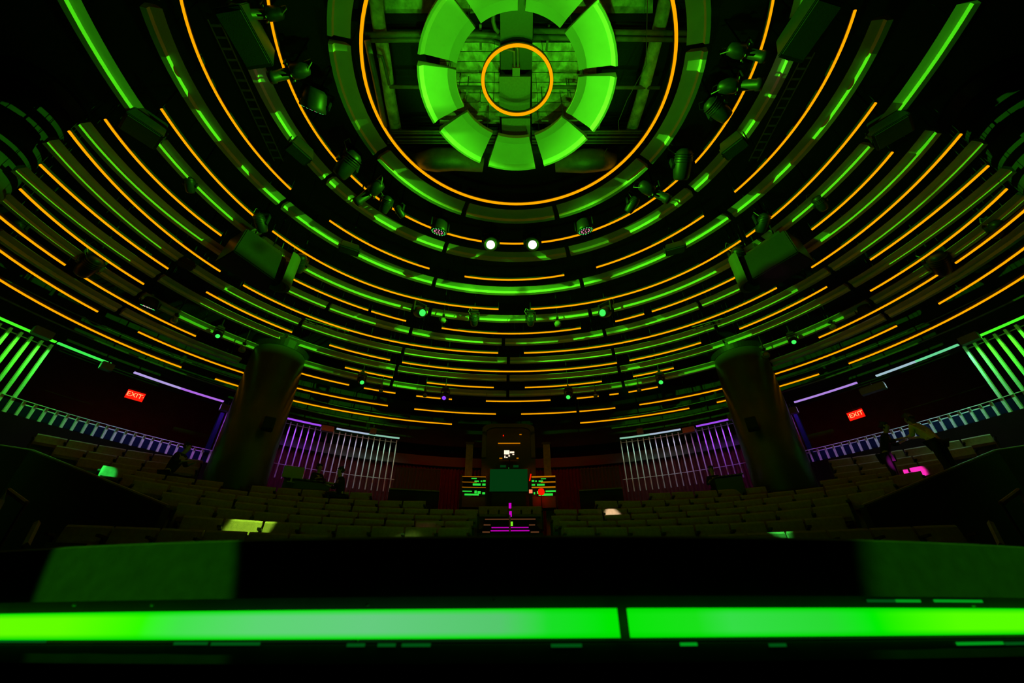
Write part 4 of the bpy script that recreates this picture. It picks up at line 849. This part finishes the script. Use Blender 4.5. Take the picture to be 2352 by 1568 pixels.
moving_head(798, 378, 10.2, 78, (-30, 26), 'dark_glass', 'large dark moving head on the third ring, lower left', down=.6); moving_head(1568, 378, 10.2, 78, (-10, 30), 'dark_glass', 'large dark moving head on the third ring, lower right', down=.6)
moving_head(1648, 252, 10.2, 72, (20, 12), 'dark_glass', 'large dark moving head on the right beside the third ring strip', down=.4)
profile(604, 32, 10.25, 90, (-50, -4), 'lens_magenta', 'long spotlight with magenta lens, upper one on the left'); profile(662, 168, 10.25, 100, (-50, 6), 'lens_magenta', 'long spotlight with magenta lens, lower one on the left')
profile(1718, 122, 10.25, 96, (50, 6), 'lens_magenta', 'long spotlight with magenta lens, upper one on the right'); profile(1702, 196, 10.25, 100, (50, -10), 'lens_magenta', 'long spotlight with magenta lens, lower one on the right')
profile(846, 444, 10.2, 84, (-40, 22), 'dark_glass', 'green-lit spotlight on the third ring left of the tilted wash light'); profile(1505, 442, 10.2, 84, (40, 14), 'dark_glass', 'green-lit spotlight on the third ring, right lower part')
moving_head(886, 470, 10.2, 46, (-10, 20), 'dark_glass', 'small tangled light on the third ring, left lower part'); moving_head(918, 486, 10.2, 34, (14, 14), 'lens_white' if False else 'dark_glass', 'tiny dark light beside the tangled one, left lower third ring'); moving_head(1452, 470, 10.2, 44, (-16, 16), 'dark_glass', 'small tangled light on the third ring, right lower part')
moving_head(962, 716, 9.55, 50, (20, -14), 'lens_green', 'brown-lit moving head with green lens, sixth ring left', down=.7); moving_head(1392, 716, 9.55, 50, (-20, -14), 'lens_green', 'brown-lit moving head with green lens, sixth ring right', down=.7)
moving_head(1089, 734, 9.5, 36, (0, 40), 'dark_glass', 'dark yoke light left of centre above the sixth ring strip', down=.3); moving_head(1219, 734, 9.5, 36, (0, 40), 'dark_glass', 'dark yoke light right of centre above the sixth ring strip', down=.3)
led_wash(345, 696, 8.6, 44, (-16, 18), 'LED wash light with green and pink dots on the left tenth ring', 2.2); led_wash(1988, 712, 8.6, 44, (6, 20), 'LED wash light with green dots and magenta centre on the right tenth ring', 2.2)
moving_head(205, 610, 8.5, 70, (-40, 26), 'dark_glass', 'dark moving head on the far left between tenth ring strips'); moving_head(2158, 606, 8.5, 70, (10, 40), 'dark_glass', 'dark moving head on the far right between tenth ring strips')
moving_head(688, 604, 9.7, 52, (-6, 30), 'dark_glass', 'dark moving head right of the left hanging cabinet'); moving_head(1694, 590, 9.7, 52, (-6, 30), 'dark_glass', 'dark moving head left of the right hanging cabinet')
moving_head(598, 512, 9.9, 50, (20, 30), 'dark_glass', 'dark light just above the left hanging cabinet'); moving_head(1752, 512, 9.9, 50, (-20, 30), 'dark_glass', 'dark light just above the right hanging cabinet')
moving_head(436, 424, 9.9, 42, (10, 30), 'dark_glass', 'small brown-lit light over the dark reflector on the left'); moving_head(1884, 466, 9.9, 46, (16, 20), 'dark_glass', 'small green-lit light over the dark reflector on the right')
moving_head(46, 524, 8.5, 40, (20, 20), 'dark_glass', 'small light at the left edge on the tenth ring'); moving_head(2288, 526, 8.5, 48, (-10, 24), 'dark_glass', 'small brown-lit light at the right edge on the tenth ring')
for px, py, z, lens, lab in ((500, 768, 8.3, 'lens_green', 'small light with green lens above the left opening'), (1822, 782, 8.3, 'lens_green', 'small light with green lens right of the right centre column'), (830, 874, 8.2, 'lens_green', 'small brown light with green lens, left rear'), (1518, 874, 8.2, 'lens_green', 'small brown light with green lens, right rear'), (1022, 910, 8.1, 'lens_violet', 'small brown light with violet lens near the centre rear'), (1306, 908, 8.1, 'lens_green', 'small brown light with green lens near the centre rear')):
    moving_head(px, py, z, 30, ((9 if px < 1000 else -4), -9), lens, lab, 'small rear moving heads', 1.0)
for px, py, z, s_, lab in ((400, 736, 8.4, 26, 'small caged lamp on the left tenth ring strip'), (1914, 752, 8.4, 26, 'small caged lamp on the right tenth ring strip'), (556, 803, 8.1, 28, 'small caged lamp just above the left centre column'), (1760, 816, 8.1, 28, 'small caged lamp just above the right centre column'), (875, 897, 8.15, 18, 'tiny caged lamp on the tenth ring, leftmost of the rear four'), (976, 908, 8.15, 18, 'tiny caged lamp on the tenth ring, second of the rear four'), (1368, 909, 8.15, 18, 'tiny caged lamp on the tenth ring, third of the rear four'), (1468, 896, 8.15, 18, 'tiny caged lamp on the tenth ring, rightmost of the rear four'), (1018, 736, 9.4, 24, 'small caged lamp left of the centre under the fifth ring'), (1281, 744, 9.4, 28, 'small caged lamp right of the centre under the fifth ring'), (350, 678, 8.9, 20, 'tiny caged lamp just above the left dotted LED light')):
    lantern(px, py, z, s_, lab)
box_gear(335, 290, 9.9, .75, .6, .5, R_(50), 'dark box speaker in the gap of the fifth ring, upper left'); box_gear(2040, 292, 9.9, .75, .6, .5, R_(-50), 'dark box speaker in the gap of the fifth ring, upper right')
box_gear(570, 78, 10.1, 1.1, .6, .5, R_(80), 'large dark box in the gap of the third ring, upper left'); box_gear(1850, 60, 10.1, 1.1, .6, .5, R_(-80), 'large dark box in the gap of the third ring, upper right')
box_gear(690, 344, 10.1, .6, .35, .4, R_(55), 'small wedge box at the seam of the third ring, left'); box_gear(1684, 332, 10.1, .6, .35, .4, R_(-55), 'small wedge box with a pinkish lit face at the third ring, right')
box_gear(803, 569, 9.9, .62, .3, .28, R_(25), 'flat green-lit box on the fourth ring, left of centre'); box_gear(1550, 569, 9.9, .62, .3, .28, R_(-25), 'flat green-lit box on the fourth ring, right of centre')
box_gear(430, 605, 9.3, .4, .3, .2, R_(45), 'tiny box on the seventh ring seam, left', 'relay_box', 'box')
def cluster(side):
    cx, word = (586, 'left') if side < 0 else (1778, 'right')
    z = 9.0; p = at_z(cx, 598, EZ + z); u = size_at(p); r = thing('hanging_speaker_cabinet', p, 'huge dark hanging speaker cabinet with a curved grille, %s of centre' % word, 'speaker', 'large hanging speaker cabinets', rot=(0, 0, th_of(cx, 598, z)))
    W = 118 * u; Dp = .9; Hh = 1.0
    MB().rings([[(-W / 2, -Dp / 2, -Hh / 2), (W / 2, -Dp / 2 + .1, -Hh / 2), (W / 2, Dp / 2, -Hh / 2), (-W / 2, Dp / 2, -Hh / 2)], [(-W / 2 * .9, -Dp / 2 + .05, Hh / 2), (W / 2 * .9, -Dp / 2 + .15, Hh / 2), (W / 2 * .9, Dp / 2, Hh / 2), (-W / 2 * .9, Dp / 2, Hh / 2)]]).build('cabinet', 'fixture_black', r, bevel=.03)
    sg = 1 if side < 0 else -1; loops = []
    for i in range(13):
        a = PI * i / 12; x = sg * (W / 2 - .05) + sg * .30 * math.sin(a); y = -Dp / 2 - .25 + (1 - math.cos(a)) * .30
        loops.append([(x, y, -Hh / 2 - .15), (x, y, Hh / 2 + .05), (x - sg * .1, y + .02, Hh / 2 + .05), (x - sg * .1, y + .02, -Hh / 2 - .15)])
    MB().rings(loops).build('curved_grille', 'grille', r, label='ribbed curved grille lit green and brown')
    MB().box((0, 0, Hh / 2 + .08), (W * .7, .5, .12)).build('rigging_frame', 'black_metal', r)
    for sx in (-.3, .3): MB().tube([(sx, 0, Hh / 2 + .1), (sx, 0, DECK - p.z)], .02, 6).build('chain', 'black_metal', r)
    MB().tube([(sg * .4, .1, Hh / 2), (sg * .6, .1, 1.1), (sg * .55, .1, 2.2)], .012, 6).build('cable', 'pipe_paint', r)
cluster(-1); cluster(1)
# ladder-like cable trays lit green through the gaps
for (xa, ya, xb, yb, z, lab) in ((490, 45, 640, 370, 10.9, 'perforated cable tray behind the third ring, upper left'), (1860, 120, 1730, 370, 10.9, 'perforated cable tray behind the third ring, upper right'), (700, 735, 800, 765, 9.2, 'green-lit ladder tray above the eighth ring, left'), (1660, 735, 1590, 755, 9.2, 'green-lit ladder tray above the eighth ring, right')):
    a, b = at_z(xa, ya, EZ + z), at_z(xb, yb, EZ + z); d = (b - a).normalized(); nn = Vector((-d.y, d.x, 0)); r = thing('cable_tray', a, lab, 'cable tray', 'cable trays')
    L = (b - a).length
    for s_ in (-1, 1): MB().tube([nn * .12 * s_, d * L + nn * .12 * s_], .018, 4).build('side_rail', 'pipe_paint', r)
    n = int(L / .22)
    for i in range(n): MB().box(d * (i + .5) * L / n, (.24, .05, .02), Matrix.Rotation(math.atan2(nn.y, nn.x), 3, 'Z')).build('rung', 'pipe_paint', r)
    for f in (.1, .9): MB().tube([d * L * f, d * L * f + Vector((0, 0, DECK - a.z))], .01, 5).build('hanger', 'black_metal', r)

# ------------------------------------------------------------------ people
def skin_obj(name, verts, edges, radii, m, parent, root=0, sub=2):
    me = bpy.data.meshes.new(name); me.from_pydata([tuple(v) for v in verts], edges, []); o = bpy.data.objects.new(name, me); COL.objects.link(o)
    sk = o.modifiers.new('Skin', 'SKIN'); sk.use_smooth_shade = True
    for i, rr in enumerate(radii):
        rr = rr if isinstance(rr, tuple) else (rr, rr); me.skin_vertices[0].data[i].radius = rr
    me.skin_vertices[0].data[root].use_root = True
    ss = o.modifiers.new('Subdivision', 'SUBSURF'); ss.levels = sub; ss.render_levels = sub
    dg = bpy.context.evaluated_depsgraph_get(); m2 = bpy.data.meshes.new_from_object(o.evaluated_get(dg)); bpy.data.objects.remove(o)
    m2.materials.clear(); m2.materials.append(M[m]); o = bpy.data.objects.new(name, m2); COL.objects.link(o); o.parent = parent
    return o
def person(loc, yaw, sit, label, top, hair, skin='skin', lean=0.0, arms='down', tall=1.0, longhair=False, trousers='cloth_black'):
    r = thing('person', loc, label, 'person', rot=(0, 0, yaw)); hip = .48 if sit else .92; L = lean
    def P(x, y, z): return Vector((x, y, z)) * tall
    V = []; E = []; Rr = []
    def add(p, rad, par=None):
        V.append(p); Rr.append(rad); i = len(V) - 1
        if par is not None: E.append((par, i))
        return i
    f = -1      # faces -y
    pel = add(P(0, 0, hip), (.15, .11)); wst = add(P(0, f * L * .1, hip + .18), (.13, .10), pel); chs = add(P(0, f * L * .25, hip + .38), (.16, .115), wst); nb = add(P(0, f * L * .38, hip + .54), (.07, .06), chs)
    nk = add(P(0, f * (L * .42 + .02), hip + .60), .052, nb); h1 = add(P(0, f * (L * .46 + .03), hip + .68), (.07, .08), nk); h2 = add(P(0, f * (L * .48 + .02), hip + .77), (.078, .092), h1); add(P(0, f * (L * .48 + .0), hip + .83), (.05, .06), h2)
    add(P(0, f * (L * .48 + .115), hip + .73), .014, h1 if False else h2)       # nose
    sleeves = []
    for s in (-1, 1):
        sh = add(P(s * .17, f * L * .36, hip + .50), .062, chs)
        if arms == 'down': el, wr, hd = P(s * .23, f * (L * .3 - .02), hip + .24), P(s * .22, f * (L * .3 + .10), hip + .02), P(s * .21, f * (L * .3 + .13), hip - .07)
        else: el, wr, hd = P(s * .22, f * (L * .3 + .08), hip + .26), P(s * .14, f * (L * .3 + .30), hip + .30), P(s * .11, f * (L * .3 + .38), hip + .31)
        e = add(el, .045, sh); w1 = add(wr, .030, e); h = add(hd, (.036, .02), w1); d = (hd - wr).normalized()
        for q in range(4):
            off = Vector((s * (-.024 + q * .016), 0, 0)); k1 = add(hd + d * .045 + off, .010, h); add(hd + d * (.085 - abs(q - 1.5) * .008) + off + Vector((0, 0, -.012)), .008, k1)
        add(hd + d * .01 + Vector((-s * .045, 0, .01)), .010, h)
        hp = add(P(s * .095, 0, hip - .06), .095, pel)
        kn, an, to = (P(s * .11, f * .42, hip + .02), P(s * .11, f * .40, .09), P(s * .11, f * .56, .03)) if sit else (P(s * .11, f * .02, .50), P(s * .12, .02, .09), P(s * .13, f * .14, .035))
        k = add(kn, .062, hp); a = add(an, .042, k); add(to, (.035, .03), a)
        sleeves.append((sh, e, el))
    body = skin_obj('body', V, E, Rr, skin, r)
    # eyes and ears
    hc = V[h2]
    for s in (-1, 1):
        MB().lathe([(.001, -.004), (.011, -.002), (.008, .004), (.001, .006)], 8, Matrix.Rotation(PI / 2, 3, 'X'), hc + Vector((s * .032, f * .083, -.005))).build('eye', 'hair', r)
        MB().box(hc + Vector((s * .08, .0, -.01)), (.018, .03, .055)).build('ear', skin, r, bevel=.006)
    MB().box(hc + Vector((0, f * .082, -.075)), (.045, .012, .012)).build('mouth', 'rail_wood', r, bevel=.004)
    hv = [hc + Vector((0, .03, .03)), hc + Vector((0, .01, .075)), hc + Vector((0, .07, -.02))] + ([hc + Vector((0, .10, -.12)), hc + Vector((0, .11, -.25))] if longhair else [hc + Vector((0, .075, -.07))])
    skin_obj('hair', hv, [(0, 1), (0, 2)] + [(i, i + 1) for i in range(2, len(hv) - 1)], [(.088, .085), (.07, .07), (.08, .05)] + ([.06, .035] if longhair else [.05]), hair, r, 0, 2)
    g = .022
    tv = [V[pel] + Vector((0, 0, -.03)), V[wst], V[chs], V[nb]]; te = [(0, 1), (1, 2), (2, 3)]; tr = [(.15 + g, .115 + g), (.13 + g, .10 + g), (.16 + g, .115 + g), (.085, .08)]
    for sh, e, el in sleeves:
        i = len(tv); tv += [V[sh], V[e], V[e].lerp(V[e + 1], .7)]; te += [(2, i), (i, i + 1), (i + 1, i + 2)]; tr += [.075, .062, .05]
    skin_obj('shirt', tv, te, tr, top, r, 1, 2)
    tv = [V[pel]]; te = []; tr = [(.155 + g, .115 + g)]
    for s, (kn, an) in zip((-1, 1), [(P(-.11, f * .42, hip + .02), P(-.11, f * .40, .12)), (P(.11, f * .42, hip + .02), P(.11, f * .40, .12))] if sit else [(P(-.11, f * .02, .50), P(-.12, .02, .12)), (P(.11, f * .02, .50), P(.12, .02, .12))]):
        i = len(tv); tv += [P(s * .095, 0, hip - .06), kn, an]; te += [(0, i), (i, i + 1), (i + 1, i + 2)]; tr += [.105, .078, .062]
    skin_obj('trousers', tv, te, tr, trousers, r, 0, 2)
    for s in (-1, 1):
        an = P(s * .11, f * .46, .04) if sit else P(s * .125, f * .05, .04)
        MB().box(an, (.10, .27, .08), None, .75).build('shoe', 'black_metal', r, bevel=.015)
    return r
def stand(px, py_head, D, h, yaw_extra, *a, **k):
    p = at_D(px, py_head, D); th = -math.atan2(p.x, p.y); return person(Vector((p.x, p.y, p.z - h)), th + yaw_extra, *a, **k)
stand(414, 1021, 15.6, 1.75, .9, False, 'person in dark clothes standing in the seats left of the left centre column', 'cloth_black', 'hair', lean=.5, arms='fwd')
stand(735, 1068, 16.4, 1.32, .5, True, 'person behind the left mixing desk, only head and shoulders showing', 'cloth_black', 'hair', arms='fwd')
stand(795, 1076, 14.7, 1.34, -1.3, True, 'person in dark clothes seated sideways in front of the left slats', 'cloth_black', 'hair', lean=.3, arms='fwd')
stand(1632, 1073, 16.4, 1.32, 0, True, 'person behind the right mixing desk left of the column', 'cloth_black', 'hair_brown', arms='fwd')
stand(2003, 985, 15.6, 1.7, 1.4, False, 'person in black leaning in front of the right short slats', 'cloth_black', 'hair', lean=.6, arms='fwd')
stand(2112, 948, 15.0, 1.7, -2.2, False, 'person in a tan yellow top among the right seats, seen from the side', 'cloth_tan', 'hair_brown', lean=.7, arms='fwd', longhair=True)
